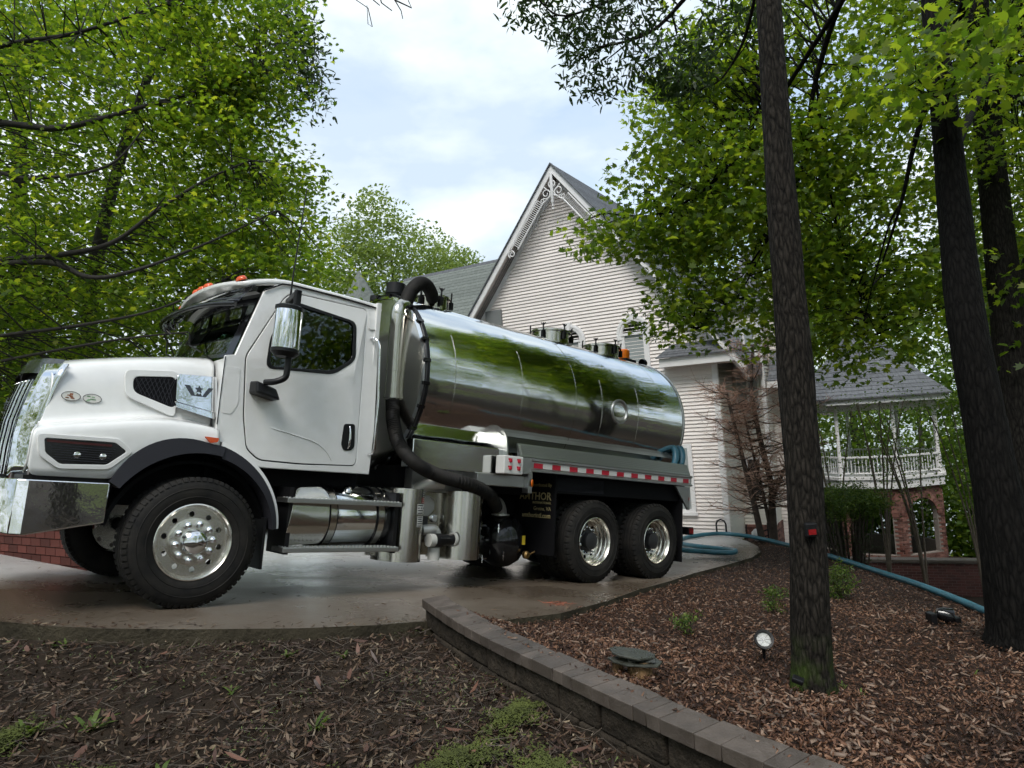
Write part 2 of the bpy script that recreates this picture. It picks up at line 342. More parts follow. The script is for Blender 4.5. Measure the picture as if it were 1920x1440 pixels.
# ------------------------------------------------------------------ driveway slab
ex = [(x, y) for x in np.arange(-10, 6, .35) for y in np.arange(4.3, 22, .35) if inpoly(x, y, DRIVE)]
dv, df = cdt(DRIVE, (), ex); b = B()
b.add([(x, y, float(Dz(x, y))) for x, y in dv], [f if ((dv[f[1]][0] - dv[f[0]][0]) * (dv[f[2]][1] - dv[f[0]][1]) - (dv[f[1]][1] - dv[f[0]][1]) * (dv[f[2]][0] - dv[f[0]][0])) > 0 else f[::-1] for f in df])
n = len(DRIVE); be = B(); be.add([(x, y, float(Dz(x, y))) for x, y in DRIVE] + [(x, y, float(Dz(x, y)) - .3) for x, y in DRIVE], [(i, i + n, (i + 1) % n + n, (i + 1) % n) for i in range(n)])
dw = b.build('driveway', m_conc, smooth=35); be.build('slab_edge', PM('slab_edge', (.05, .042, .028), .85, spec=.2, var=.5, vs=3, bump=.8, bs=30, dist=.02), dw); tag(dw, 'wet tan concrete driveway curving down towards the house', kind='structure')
# ------------------------------------------------------------------ mulch bed sheet + chips
MB = [(x + .10, y + .04) for x, y in wallF] + [(3.2, 1.2), (6.5, 1.5), (8.2, 5), (7.8, 8), (7.6, 13), (7.2, 16.5), (5.6, 17.4)] + [(x + .02, y - .01) for x, y in near[24:12:-1]] + [(-.55, 5.6)]
ex = [(x, y) for x in np.arange(-.6, 8, .22) for y in np.arange(1.2, 17.4, .22) if inpoly(x, y, MB)]
mv, mf = cdt(MB, (), ex); mz = Hm(np.array([p[0] for p in mv]), np.array([p[1] for p in mv]))
b = B(); b.add([(x, y, z + .025 * mnoise.noise(Vector((x * 3, y * 3, 2)))) for (x, y), z in zip(mv, mz)], mf)
mb = b.build('mulch_bed', m_mulchbase, smooth=60); tag(mb, 'sloping bed covered in brown bark mulch', kind='structure')
def scatter(n, poly, x0, x1, y0, y1, cam_fall=0):
    out = []
    while len(out) < n:
        X = RG.uniform(x0, x1, 4000); Y = RG.uniform(y0, y1, 4000)
        if cam_fall: k = RG.uniform(0, 1, 4000) < np.minimum(1, (cam_fall / np.hypot(X, Y)) ** 1.3); X, Y = X[k], Y[k]
        out += [(a, c) for a, c in zip(X, Y) if inpoly(a, c, poly)]
    return np.array(out[:n])
def rotmats(n, tilt):
    q = RG.normal(0, 1, (n, 4)); yaw = RG.uniform(0, 2 * np.pi, n); a, c = RG.normal(0, tilt, n), RG.normal(0, tilt, n)
    cz, sz, ca, sa, cb, sb = np.cos(yaw), np.sin(yaw), np.cos(a), np.sin(a), np.cos(c), np.sin(c); O = np.zeros(n); I1 = np.ones(n)
    Z = np.stack([np.stack([cz, -sz, O], 1), np.stack([sz, cz, O], 1), np.stack([O, O, I1], 1)], 1)
    Xm = np.stack([np.stack([I1, O, O], 1), np.stack([O, ca, -sa], 1), np.stack([O, sa, ca], 1)], 1)
    Ym = np.stack([np.stack([cb, O, sb], 1), np.stack([O, I1, O], 1), np.stack([-sb, O, cb], 1)], 1)
    return Xm @ Ym @ Z
LF = np.array([(-1, 0, .25), (-.45, .42, .1), (.35, .36, 0), (1, 0, .3), (.4, -.4, .05), (-.4, -.38, -.05)]); LFF = np.array([(0, 1, 4, 5), (1, 2, 3, 4)])
CH = np.array([(-1, -.5, -.5), (1, -.35, -.5), (.9, .4, -.5), (-.8, .5, -.5), (-.85, -.45, .5), (.8, -.3, .6), (.95, .3, .3), (-.7, .4, .5)])
CHF = np.array([(4, 5, 6, 7), (0, 1, 5, 4), (1, 2, 6, 5), (2, 3, 7, 6), (3, 0, 4, 7)])
def pieces(name, P, Z, tmpl, faces, sx, sy, sz, tilt, mat, parent=None):
    n = len(P); T = np.repeat(tmpl[None], n, 0) * (1 + RG.normal(0, .16, (n, len(tmpl), 3)))
    S = np.stack([RG.uniform(*sx, n), RG.uniform(*sy, n), RG.uniform(*sz, n)], 1); T = T * S[:, None]
    V = np.einsum('nij,nkj->nki', rotmats(n, tilt), T) + np.column_stack([P, Z])[:, None]
    F = (faces[None] + (np.arange(n) * len(tmpl))[:, None, None]).reshape(-1, faces.shape[1])
    return put(name, npmesh(name, V.reshape(-1, 3), F), mat, parent, kind='stuff')
P = scatter(24000, MB, -.6, 8, 1.4, 17, 3.2); z = Hm(P[:, 0], P[:, 1])
tag(pieces('bark_mulch', P, z + RG.uniform(0, .028, len(P)), CH, CHF, (.008, .024), (.006, .013), (.0035, .008), .5, m_chip), 'brown bark mulch chips covering the sloping bed', 'mulch')
P = scatter(60000, MB, -.6, 8, 1.4, 17, 3.2); z = Hm(P[:, 0], P[:, 1])
tag(pieces('bark_flakes', P, z + RG.uniform(0, .03, len(P)), LF, LFF, (.007, .022), (.005, .013), (.006, .018), .5, m_chip), 'finer red brown bark flakes filling the mulch bed', 'mulch')
P = scatter(2200, MB, -.6, 8, 1.4, 17, 3.2); z = Hm(P[:, 0], P[:, 1])
tag(pieces('weathered_chips', P, z + RG.uniform(.012, .035, len(P)), CH, CHF, (.012, .034), (.008, .02), (.003, .008), .4, m_chip_grey), 'pale weathered wood chips strewn through the mulch', 'mulch')
# ------------------------------------------------------------------ lower left woodland floor: litter, twigs, moss
LOW = [(-7, 1), (2.2, .6), (1.8, 1.66), (1.42, 2.05), (1.12, 2.4), (.65, 3.03), (.43, 3.36), (-.02, 4.05), (-.46, 4.82), (-.84, 5.6)] + [(x, y - .12) for x, y in near[10:3:-1]] + [(-7, 5)]
P = scatter(42000, LOW, -7, 2.2, .8, 5.6, 2.2); z = Hg(P[:, 0], P[:, 1])
tag(pieces('leaf_litter', P, z + RG.uniform(.0, .035, len(P)), LF, LFF, (.010, .034), (.007, .019), (.006, .024), .5, m_litter), 'dead brown leaves matted over the lower left bank', 'leaves')
P = scatter(1500, LOW, -7, 2.2, .8, 5.6, 2.6); z = Hg(P[:, 0], P[:, 1])
tag(pieces('pale_leaves', P, z + RG.uniform(.015, .04, len(P)), LF, LFF, (.008, .03), (.005, .016), (.006, .02), .45, m_litter_pale), 'pale dry leaves scattered on the lower left bank', 'leaves')
P = scatter(5200, LOW, -7, 2.2, .8, 5.6, 2.4); z = Hg(P[:, 0], P[:, 1])
tag(pieces('fallen_twigs', P, z + RG.uniform(.01, .04, len(P)), CH * np.array([1, 1, 1]), CHF, (.03, .11), (.0015, .0035), (.0015, .003), .25, m_twig), 'thin fallen twigs lying on the lower left bank', 'twigs')
P = scatter(11000, LOW, -7, 2.2, .8, 5.6, 2.6); P = P[np.array([mnoise.noise(Vector((a * 1.3, c * 1.3, 5))) > .05 for a, c in P])]; z = Hg(P[:, 0], P[:, 1])
tag(pieces('ground_greens', P, z + RG.uniform(.02, .045, len(P)), LF, LFF, (.005, .016), (.004, .009), (.004, .014), .5, PM('ground_green', (.06, .085, .015), .6, island=.6)), 'tiny green sprouts speckling the lower left bank', 'sprouts')
P = scatter(260, LOW, -7, 2.2, .8, 5.6, 2.6); z = Hg(P[:, 0], P[:, 1])
tag(pieces('curled_leaves', P, z + RG.uniform(.03, .05, len(P)), LF, LFF, (.03, .06), (.02, .035), (.02, .05), .5, PM('curled_leaf', (.1, .045, .028), .5, island=.7)), 'larger curled reddish leaves on the lower left bank', 'leaves')
DB = [(x, y) for x, y in DRIVE]
P = scatter(520, DB, -6, 5, 4.6, 17, 4); E_ = np.array([(near[i][0] + (near[i + 1][0] - near[i][0]) * t, near[i][1] + (near[i + 1][1] - near[i][1]) * t) for i, t in zip(RG.integers(4, 20, 420), RG.uniform(0, 1, 420))]); E_ = E_ + np.array([-.3, .35]) * np.abs(RG.normal(0, .3, (420, 1))); P = np.concatenate([P, E_[np.array([inpoly(a, c, DB) for a, c in E_])]]); z = Dz(P[:, 0], P[:, 1])
tag(pieces('driveway_debris', P, z + .006, LF, LFF, (.012, .04), (.006, .02), (.004, .008), .12, m_litter), 'wet leaf scraps scattered on the concrete driveway', 'leaves')
m_weed = leafmat('weed_leaf', [(0, (.05, .09, .015)), (1, (.11, .155, .03))], (1.5, 1.5, .8), .35)
mossP = [(-2.05, 2.5, .34, .18), (-1.45, 2.62, .2, .1), (-1.9, 3.05, .18, .09), (-.95, 2.95, .15, .1), (-.35, 3.2, .22, .12), (.05, 3.05, .25, .12), (-.1, 3.75, .26, .1), (.22, 2.65, .16, .12), (.4, 2.4, .25, .1), (-2.6, 3.3, .25, .1), (-.6, 2.5, .12, .08), (-1.15, 2.2, .16, .1), (.0, 2.3, .15, .1)]
for i, (x, y, ra, rb) in enumerate(mossP):
    a0 = RG.uniform(0, 3); ca, sa = math.cos(a0), math.sin(a0); n = int(2400 * ra * rb / .03) + 250
    q = RG.normal(0, .45, (n, 2)); q = q * (.55 + .9 * np.abs(np.sin(3 * np.arctan2(q[:, 1], q[:, 0]) + i)))[:, None]; px = x + q[:, 0] * ra * ca - q[:, 1] * rb * sa; py = y + q[:, 0] * ra * sa + q[:, 1] * rb * ca
    zz = Hg(px, py) + .02 + .035 * np.exp(-(q ** 2).sum(1) * 2) + RG.uniform(0, .012, n)
    o = pieces('moss_patch', np.stack([px, py], 1), zz, LF, LFF, (.008, .017), (.007, .013), (.004, .012), .35, m_moss)
    tag(o, ['largest moss cushion at the lower left corner', 'moss patch left of the middle foreground', 'moss patch behind the lower left cushion', 'small round moss tuft in the middle foreground', 'moss patch right of the middle foreground', 'long moss patch below the retaining wall', 'olive moss streak nearest the wall blocks', 'moss streak at the bottom edge of the picture', 'moss patch at the foot of the wall near the bottom edge', 'thin moss patch below the driveway edge on the left', 'tiny moss tuft near the bottom middle', 'moss patch at the bottom edge left of centre', 'moss patch at the bottom edge right of centre'][i], 'moss', 'moss patches on the bank')
# ------------------------------------------------------------------ retaining wall
wall = empty('retaining_wall', (wallF[6][0], wallF[6][1], 0), 'low curving stone block retaining wall with flat grey cap stones', 'wall')
wp = spline([(x, y, 0) for x, y in wallF], 10); cum = [0]
for p, q in zip(wp, wp[1:]): cum.append(cum[-1] + (q - p).length)
def wat(s):
    for i in range(len(cum) - 1):
        if cum[i + 1] >= s or i == len(cum) - 2:
            t = (s - cum[i]) / max(1e-6, cum[i + 1] - cum[i]); p = wp[i].lerp(wp[i + 1], t); d = (wp[i + 1] - wp[i]).normalized(); return p, d, Vector((-d.y, d.x, 0))
wo3 = Vector(wall.location)
def wblock(s0, s1, f, k, z0, z1, name, m, bev, jit=.004):
    (p0, d0, n0), (p1, d1, n1) = wat(s0), wat(s1); j = lambda: random.uniform(-jit, jit)
    q = []
    for zz in (z0, z1):
        for p, nn, o in ((p0, n0, f), (p1, n1, f), (p1, n1, k), (p0, n0, k)):
            v = p + nn * (o + j()) - wo3; q.append((v.x + j(), v.y + j(), zz + j() * .6))
    B().hexa(q).build(name, m, wall, bev=bev)
L = cum[-1]; s = 0
while s < L - .3:
    wd = random.choice((.09, .12, .14, .17, .2)); wblock(s + .002, s + wd - .002, 0, .185 + random.uniform(-.006, .01), .10, .17, 'cap_stone', m_cap, .004, .0022); s += wd
for z0, z1, off, inset in ((-.055, .098, 0, .03), (-.21, -.058, .17, .014), (-.36, -.213, .05, .0)):
    s = -.0 + off
    while s < L - .4:
        wd = random.choice((.36, .42, .46)); wblock(s + .004, s + wd - .004, inset + random.uniform(-.008, .008), .18, z0, z1, 'wall_block', m_block, .014, .008); s += wd
# ================================================================== vacuum tanker truck
m_white = PM('white_paint', (.735, .735, .72), .33, coat=1, var=.03, vs=9, rvar=.04)
m_chrome = PM('chrome', (.78, .79, .8), .05, 1, bump=.06, bs=2.5, dist=.05)
m_polish = PM('polished_stainless', (.76, .78, .77), .10, 1, bump=.05, bs=2.2, dist=.06, rvar=.03, vs=1.2, bscale=(.6, 1, 1))
m_brush = PM('brushed_stainless', (.52, .5, .45), .2, 1, bump=.04, bs=5, bscale=(1, 1, .3), dist=.01)
m_alu = PM('aluminium', (.46, .46, .45), .38, 1, bump=.06, bs=14, bscale=(.3, 4, 4), dist=.003)
m_rub = PM('tyre_rubber', (.0085, .0085, .0095), .7, spec=.22, bump=.3, bs=60, dist=.003, var=.3, vs=7, col2=(.022, .02, .017))
m_black = PM('black_plastic', (.007, .007, .008), .42, spec=.3, bump=.1, bs=120, dist=.001)
m_flare = PM('flare_plastic', (.022, .022, .028), .55, spec=.3)
m_dark = PM('chassis_black', (.004, .004, .005), .7, spec=.15)
m_gbk = PM('black_gloss', (.008, .008, .009), .12)
m_red = PM('red_reflective', (.42, .012, .03), .35); m_wtape = PM('white_reflective', (.6, .6, .58), .35)
m_amber = PM('amber_lens', (.75, .16, .01), .18); m_ored = PM('clearance_lens', (.62, .085, .02), .15); m_tail = PM('tail_lens', (.22, .01, .012), .2)
m_orange = PM('beacon_orange', (.95, .22, .01), .25)
m_cast = PM('cast_aluminium', (.5, .5, .48), .5, .7, bump=.3, bs=50, dist=.003)
m_pipe = PM('white_pipe', (.45, .45, .42), .5); m_brass = PM('brass', (.4, .25, .1), .4, 1)
m_label = PM('paper_label', (.65, .64, .6), .6); m_ink = PM('label_ink', (.03, .03, .03), .6); m_lred = PM('label_red', (.45, .03, .02), .6); m_yel = PM('label_yellow', (.7, .5, .03), .6)
m_lampred = PM('lamp_dark_red', (.05, .006, .006), .2); m_gold = PM('gold_print', (.33, .27, .13), .5); m_seat = PM('cab_interior', (.02, .02, .022), .8)
m_glass = glassmat('cab_glass', (.42, .52, .47)); m_wsg = glassmat('windshield_glass', (.25, .34, .3), 1)
m_rimd0 = PM('emblem_metal', (.09, .09, .1), .15, .9); m_decal = PM('decal_green', (.25, .4, .25), .4); m_brown = PM('decal_brown', (.3, .12, .06), .4)
T = empty('vacuum_tanker_truck', TT, 'white vacuum tanker truck with polished stainless tank parked on the driveway', 'truck')
T.rotation_euler = (Matrix.Rotation(TY, 3, 'Z') @ Matrix.Rotation(TP, 3, 'Y')).to_euler()
YC = 1.22
def mir(p): return [(x, 2 * YC - y, z) for x, y, z in p]
def both(fn):
    for s in (0, 1): fn(s)
def my(y, s): return 2 * YC - y if s else y
# ---- hood and fenders
ST = [(-1.19, 1.80, 1.34, .985), (-1.12, 1.835, 1.365, .985), (-.95, 1.89, 1.395, .985), (-.75, 1.94, 1.43, .985), (-.64, 1.965, 1.45, .985), (-.6, 1.975, 1.46, 1.05), (-.45, 2.005, 1.485, 1.19), (-.25, 2.045, 1.505, 1.285), (0, 2.085, 1.49, 1.32), (.12, 2.10, 1.465, 1.31)]
def hood_side(s):
    b = B(); rows = []
    for k, (x, zt, zf, zl) in enumerate(ST):
        fr = max(0, 1 - (x + 1.19) / .12)
        r = [(x + .02 * fr, YC, zt + .085), (x + .04 * fr, .85, zt + .06), (x + .09 * fr, .54, zt + .02), (x + .11 * fr, .45, zt - .03), (x + .11 * fr, .405, zt - .11), (x + .11 * fr, .37, (zt + zf) / 2), (x + .08 * fr, .35, zf + .07), (x + .06 * fr, .335, zf + .028), (x + .05 * fr, .29, zf + .012), (x + .04 * fr, .2, zf), (x + .02 * fr, .115, zf - .014), (x + .01 * fr, .085, zf - .03), (x, .062, zf - .06), (x, .045, zf - .16), (x, .05, min(zl, zf - .17))]
        rows.append([(a, my(y, s), z) for a, y, z in r])
    m = len(rows[0]); fs = [(i * m + j, i * m + j + 1, (i + 1) * m + j + 1, (i + 1) * m + j) for i in range(len(rows) - 1) for j in range(m - 1)]
    if s: fs = [f[::-1] for f in fs]
    b.add([p for r in rows for p in r], fs)
    fr = rows[0]; b.add([*fr[6:], (fr[-1][0] + .02, my(.42, s), .985), (fr[6][0], my(.42, s), 1.3)], [tuple(range(len(fr) - 6 + 2))])
    o = b.build('hood_fender', m_white, T, smooth=38); sb = o.modifiers.new('sub', 'SUBSURF'); sb.levels = 1; sb.render_levels = 2
    o.modifiers.new('thick', 'SOLIDIFY').thickness = .012
both(hood_side)
def arc(r0, r1, a0, a1, y0, y1, mat, name, s, n=18, rf=None):
    b = B(); vs = []
    for k in range(n + 1):
        a = R(a0 + (a1 - a0) * k / n); t = k / n; u0, u1 = (r0, r1) if rf is None else (rf(t)[0], rf(t)[1]); c, q = math.cos(a), math.sin(a)
        vs += [(u0 * c, my(y0, s), .52 + u0 * q), (u1 * c, my(y0 + .012, s), .52 + u1 * q), (u1 * c, my(y1, s), .52 + u1 * q), (u0 * c, my(y1, s), .52 + u0 * q)]
    fs = [(i * 4 + j, i * 4 + (j + 1) % 4, i * 4 + 4 + (j + 1) % 4, i * 4 + 4 + j) for i in range(n) for j in range(4)] + [(0, 3, 2, 1), (n * 4, n * 4 + 1, n * 4 + 2, n * 4 + 3)]
    return b.add(vs, fs).build(name, mat, T, smooth=40)
def flares(s):
    arc(.72, .86, 146, 78, .018, .16, m_flare, 'wheel_flare', s, rf=lambda t: (.715, .80 + .06 * math.sin(math.pi * min(1, t * 1.15))))
    arc(.65, .72, 78, 9, .03, .2, m_flare, 'wheel_flare', s, rf=lambda t: (.70 - .04 * t, .80 - .1 * t))
    arc(.74, .80, 80, 9, .045, .2, m_white, 'fender_extension', s, rf=lambda t: (.79 - .09 * t, .84 - .115 * t))
    arc(.63, .66, 170, 4, .17, .75, m_dark, 'inner_fender', s)
    B().box(.6, .625, my(.1, s) if not s else my(.62, s), my(.62, s) if not s else my(.1, s), .28, .72).build('mud_flap', m_black, T)
both(flares)
# side recess with mesh vent and chrome badge panel
def side_vent(s):
    f = lambda x, z, d: (x, my(.398 - .15 * (1.9 - z) - d, s), z)
    P = rnd_poly([(-.53, 1.83), (-.20, 1.875), (-.19, 1.60), (-.52, 1.70)], .05)
    B().plate(P, [], f, .018, .022).build('hood_vent', m_dark, T)
    b = B()
    zb_, zt_ = (lambda x: 1.712 - (x + .52) * .3), (lambda x: 1.82 + (x + .53) * .13)
    for k in range(9):
        for dx in (-.045, .045):
            x = -.5 + k * .035; a, c = max(-.515, min(-.2, x - dx)), max(-.515, min(-.2, x + dx))
            if abs(a - c) > .05: b.tube([f(a, zb_(a), .026), f(c, zt_(c), .026)], .0025, 4)
    b.build('vent_mesh', m_flare, T)
    Q = rnd_poly([(-.60, 1.88), (-.18, 1.935), (-.18, 1.52), (-.58, 1.66)], .06); B().plate(Q, [P], f, .012, .03).build('vent_surround', m_white, T, bev=.006)
    cp = rnd_poly([(-.205, 1.90), (.125, 1.925), (.15, 1.60), (-.2, 1.66)], .03)
    o = B().plate(cp, [], f, .02, .075).build('badge_panel', m_chrome, T, smooth=30, bev=.012)
    lp = rnd_poly([(-.21, 1.655), (.15, 1.595), (.12, 1.545), (-.19, 1.61)], .015); B().plate(lp, [], f, .02, .085).build('badge_lip', m_chrome, T, bev=.006)
    # winged W emblem with a small star
    b = B(); cx, cz = -.02, 1.775
    for sg in (-1, 1):
        b.plate([(cx + sg * u, cz + v) for u, v in ((.03, -.045), (.06, -.045), (.12, .04), (.078, .04), (.045, -.012))], [], f, .0755, .081)
        b.plate([(cx + sg * u, cz + v) for u, v in ((.0, -.045), (.03, -.045), (.012, -.018), (.0, -.03))], [], f, .0755, .081)
    st = [(cx + (.035 if k % 2 == 0 else .017) * math.sin(k * math.pi / 5), cz + .015 + (.035 if k % 2 == 0 else .017) * math.cos(k * math.pi / 5)) for k in range(10)]
    b.plate(st, [], f, .0755, .083); b.build('winged_emblem', m_rimd0, o)
both(side_vent)
# headlights
def lamp(s):
    f = lambda x, z, d: (x, my(.047 - d, s), z)
    P = rnd_poly([(-1.12, 1.255), (-.66, 1.262), (-.575, 1.20), (-.70, 1.09), (-1.0, 1.075), (-1.10, 1.15)], .02); Q = rnd_poly([(-1.165, 1.285), (-.64, 1.295), (-.53, 1.20), (-.68, 1.055), (-1.01, 1.04), (-1.14, 1.13)], .035)
    B().plate(Q, [P], f, -.005, .014).build('headlight_bezel', m_white, T, bev=.006)
    h = B().plate(P, [], f, .002, .005).build('headlight', m_gbk, T)
    b = B()
    for k in range(7): z = 1.105 + k * .017; b.box(-1.04 + k * -.006, -.7 + k * .008, *sorted((my(.0415, s), my(.037, s))), z, z + .005)
    b.build('lamp_fin', m_flare, h); B().box(-1.1, -.68, *sorted((my(.0415, s), my(.037, s))), 1.228, 1.245).build('lamp_strip', m_lampred, h)
    for x in (-.9, -.73): B().lathe([(0, 0), (.022, .002), (.028, .008), (.03, .02)], (x, my(.034, s), 1.15), (0, 1 if not s else -1, 0), 12).build('lamp_bulb', m_chrome, h, smooth=40)
both(lamp)
def marker(s): B().plate(rnd_poly([(-.02, 1.375), (.10, 1.37), (.09, 1.335), (.03, 1.325)], .012), [], lambda x, z, d: (x, my(.035 - d, s), z), 0, .02).build('side_marker', m_ored, T, bev=.004)
both(marker)
for cx, mt, lb in ((-.945, m_brown, 'oval sticker with brown print'), (-.80, m_decal, 'oval sticker with green and brown print')):
    f = lambda x, z, d: (x + .0, .365 + .14 * max(0, 1.62 - z) - d, z)
    e = B().plate(circ(cx, 1.605, .062, 20, .034), [], lambda x, z, d: (x, .366 - d, z), .012, .014).build('oval_sticker', m_label, T); e['label'] = lb
    B().plate(circ(cx, 1.605, .066, 20, .037), [circ(cx, 1.605, .062, 20, .034)], lambda x, z, d: (x, .366 - d, z), .012, .016).build('sticker_rim', m_ink, e)
    b = B()
    for k in range(9):
        x0 = cx - .042 + random.uniform(0, .06); z0 = 1.58 + random.uniform(0, .04); b.box(x0, x0 + .022, 0.3505, .3515, z0, z0 + .008)
    b.build('sticker_print', mt, e)
# grille
gx_ = lambda y, z: -1.14 - .14 * (1 - ((y - YC) / .8) ** 2) + .12 * max(0, min(1, (z - 1.25) / .62)) ** 1.6
B().grid(lambda u, v: (gx_(.44 + 1.56 * v, .96 + .9 * u) + .05, .44 + 1.56 * v, .96 + .9 * u), 6, 12).build('grille_backing', m_dark, T)
for k in range(13):
    y = .66 + k * (1.12 / 12); b = B(); zz = [.98, 1.2, 1.4, 1.6, 1.68, 1.74]
    for z0, z1 in zip(zz, zz[1:]):
        a0, a1 = gx_(y, z0), gx_(y, z1); h = .03
        b.hexa([(a0 - .012, y - h, z0), (a0 - .012, y + h * .3, z0), (a0 + .04, y + h * .3, z0), (a0 + .04, y - h, z0), (a1 - .012, y - h, z1), (a1 - .012, y + h * .3, z1), (a1 + .04, y + h * .3, z1), (a1 + .04, y - h, z1)])
    b.build('grille_bar', m_chrome, T)
for s in (0, 1):
    b = B(); zz = [.96, 1.2, 1.45, 1.7, 1.85]
    b.grid(lambda u, v: (gx_(my(.60 - .22 * v, s), .95 + .9 * u) - .025 + .05 * v, my(.60 - .23 * v, s), .95 + .90 * u), 8, 4); o = b.build('grille_surround', m_chrome, T, smooth=40); o.modifiers.new('t', 'SOLIDIFY').thickness = .02
B().grid(lambda u, v: (gx_(.42 + 1.6 * v, 1.78 + .1 * u) - .02 + .03 * u, .42 + 1.6 * v, 1.76 + .13 * u + .05 * (1 - ((v - .5) * 2) ** 2)), 2, 14).build('grille_top', m_gbk, T, smooth=40)
# bumper
bp = [(-.66, .03), (-1.17, .02), (-1.24, .06), (-1.30, .35), (-1.33, .8), (-1.335, YC)]; bp = bp + [(x, 2 * YC - y) for x, y in bp[-2::-1]]
b = B(); n = len(bp); vs = []
for i, (x, y) in enumerate(bp):
    e = min(i, n - 1 - i); z0 = .66 if e == 0 else .57; vs += [(x, y, .955), (x, y, z0), (x + (.03 if e else 0), y + (.03 if y < YC else -.03) * (1 if e < 3 else 0), z0 - .004), (x + .03, y + (.03 if y < YC else -.03), .955)]
b.add(vs, [(i * 4 + j, i * 4 + 4 + j, i * 4 + 4 + (j + 1) % 4, i * 4 + (j + 1) % 4) for i in range(n - 1) for j in range(4)] + [(0, 1, 2, 3), (n * 4 - 1, n * 4 - 2, n * 4 - 3, n * 4 - 4)])
b.build('front_bumper', m_chrome, T, smooth=25, bev=.008)
B().box(-1.2, -.62, .1, 2.34, .955, .985).build('bumper_filler', m_black, T)
# engine bay, frame, axles
B().box(-1.05, .2, .5, 1.94, .78, 1.75).build('engine_block', m_dark, T); B().box(.15, 1.66, .42, 2.02, 1.0, 1.2).build('cab_underframe', m_dark, T)
for y in (.80, 1.56): B().box(-1.1, 7.3, y, y + .09, .78, 1.06).build('frame_rail', m_dark, T, bev=.01)
for x in (0, 4.96, 6.3): B().tube([(x, .1, .52), (x, 2.34, .52)], .07 if x == 0 else .11, 12).build('axle', m_dark, T, smooth=40)
for x in (4.96, 6.3): B().lathe([(0, -.25), (.2, -.2), (.24, 0), (.2, .2), (0, .25)], (x, YC, .52), (1, 0, 0), 16).build('differential', m_dark, T, smooth=40)
B().tube([(1.6, YC, .75), (4.8, YC, .6)], .05, 10).build('drive_shaft', m_dark, T, smooth=40)
B().box(2.2, 7.1, .55, 1.9, 1.06, 1.3).build('tank_cradle', m_dark, T)
# ---- wheels
def tyre_mesh(lug):
    half = [(.298, .03), (.315, .012), (.35, .002), (.40, -.004), (.445, .002), (.485, .018), (.503, .032), (.515, .048)]
    tr = [(.519, .06), (.519, .088), (.508, .09), (.508, .098), (.52, .1), (.52, .137), (.509, .139), (.509, .145)]
    h = half + tr; pr = h + [(r, .29 - y) for r, y in h[::-1]]; b = B().lathe(pr, n=72)
    for r_, y_ in ((.36, -.0035), (.43, -.004)): b.lathe([(r_ - .004, y_ + .004), (r_, y_ - .001), (r_ + .004, y_ + .004)], n=72)
    nb = 46 if lug else 64
    for k in range(nb):
        a = 2 * math.pi * k / nb; da = math.pi / nb * (.62 if lug else .66)
        for y0, y1 in ((.012, .075), (.215, .278)):
            q = []
            for rr, dd in ((.49, 0), (.521 if not lug else .526, 1)):
                for aa, yy in ((a - da, y0 + .02 * dd), (a + da, y0 + .02 * dd), (a + da, y1), (a - da, y1)): q.append((rr * math.cos(aa), yy, rr * math.sin(aa)))
            b.hexa(q)
    return mesh('tyre', b.v, b.f, 40)
ty_s, ty_d = tyre_mesh(False), tyre_mesh(True); ty_s.materials.append(m_rub); ty_d.materials.append(m_rub)
m_rim = PM('aluminium_rim', (.74, .72, .66), .27, 1)
m_rimd = PM('steel_hub', (.03, .03, .032), .5, .3)
holes = [circ(.222 * math.cos(k * math.pi / 5 + .3), .222 * math.sin(k * math.pi / 5 + .3), .0225, 12) for k in range(10)]
fy = lambda x, z, d: (x, d, z)
b = B().lathe([(.306, .035), (.306, .012), (.298, .008), (.288, .018), (.283, .05), (.272, .062)], n=56); b.plate(circ(0, 0, .272, 56), holes, fy, .062, .075); b.lathe([(.19, .0625), (.186, .035), (.14, .03), (.0, .03)], n=40); b.lathe([(.275, .075), (.275, .25)], n=40)
rim_s = mesh('rim', b.v, b.f, 30); rim_s.materials.append(m_rim)
b = B().lathe([(.10, .03), (.10, -.02), (.085, -.045), (.05, -.062), (0, -.066)], n=32); hub_s = mesh('hub_cap', b.v, b.f, 40); hub_s.materials.append(m_chrome)
b = B().lathe([(.022, .03), (.022, .0), (.015, -.004), (.014, -.028), (.008, -.032), (0, -.032)], n=8); nut = mesh('lug_nut', b.v, b.f, 30); nut.materials.append(m_chrome)
holes = [circ(.205 * math.cos(k * math.pi / 5), .205 * math.sin(k * math.pi / 5), .026, 12) for k in range(10)]
b = B().lathe([(.306, .035), (.306, .012), (.298, .008), (.288, .02), (.28, .06), (.268, .07), (.266, .12), (.256, .13), (.25, .175)], n=56); b.plate(circ(0, 0, .25, 56), holes, fy, .175, .187)
rim_d = mesh('rim', b.v, b.f, 30); rim_d.materials.append(m_rim)
b = B().lathe([(.15, .175), (.145, .14), (.115, .135), (.11, .07), (.09, .06), (0, .06)], n=28); hub_d = mesh('axle_hub', b.v, b.f, 30); hub_d.materials.append(m_rimd)
def wheel(x, y, s, steer, outer=True):
    w = put('wheel', rim_s if steer else rim_d, None, T, (x, y, .52), (0, RG.uniform(0, 6), math.pi if s else 0))
    put('tyre', ty_s if steer else ty_d, None, w)
    if outer:
        put('hub_cap' if steer else 'axle_hub', hub_s if steer else hub_d, None, w)
        for k in range(10):
            a = k * math.pi / 5; rr = .145 if steer else .165; put('lug_nut', nut, None, w, (rr * math.cos(a), 0 if steer else .15, rr * math.sin(a))).scale = (1.25, 1.25, 1.25)
for s in (0, 1):
    wheel(0, my(0, s), s, True)
    for x in (4.96, 6.3): wheel(x, my(0, s), s, False); wheel(x, my(.325, s), s, False, False)
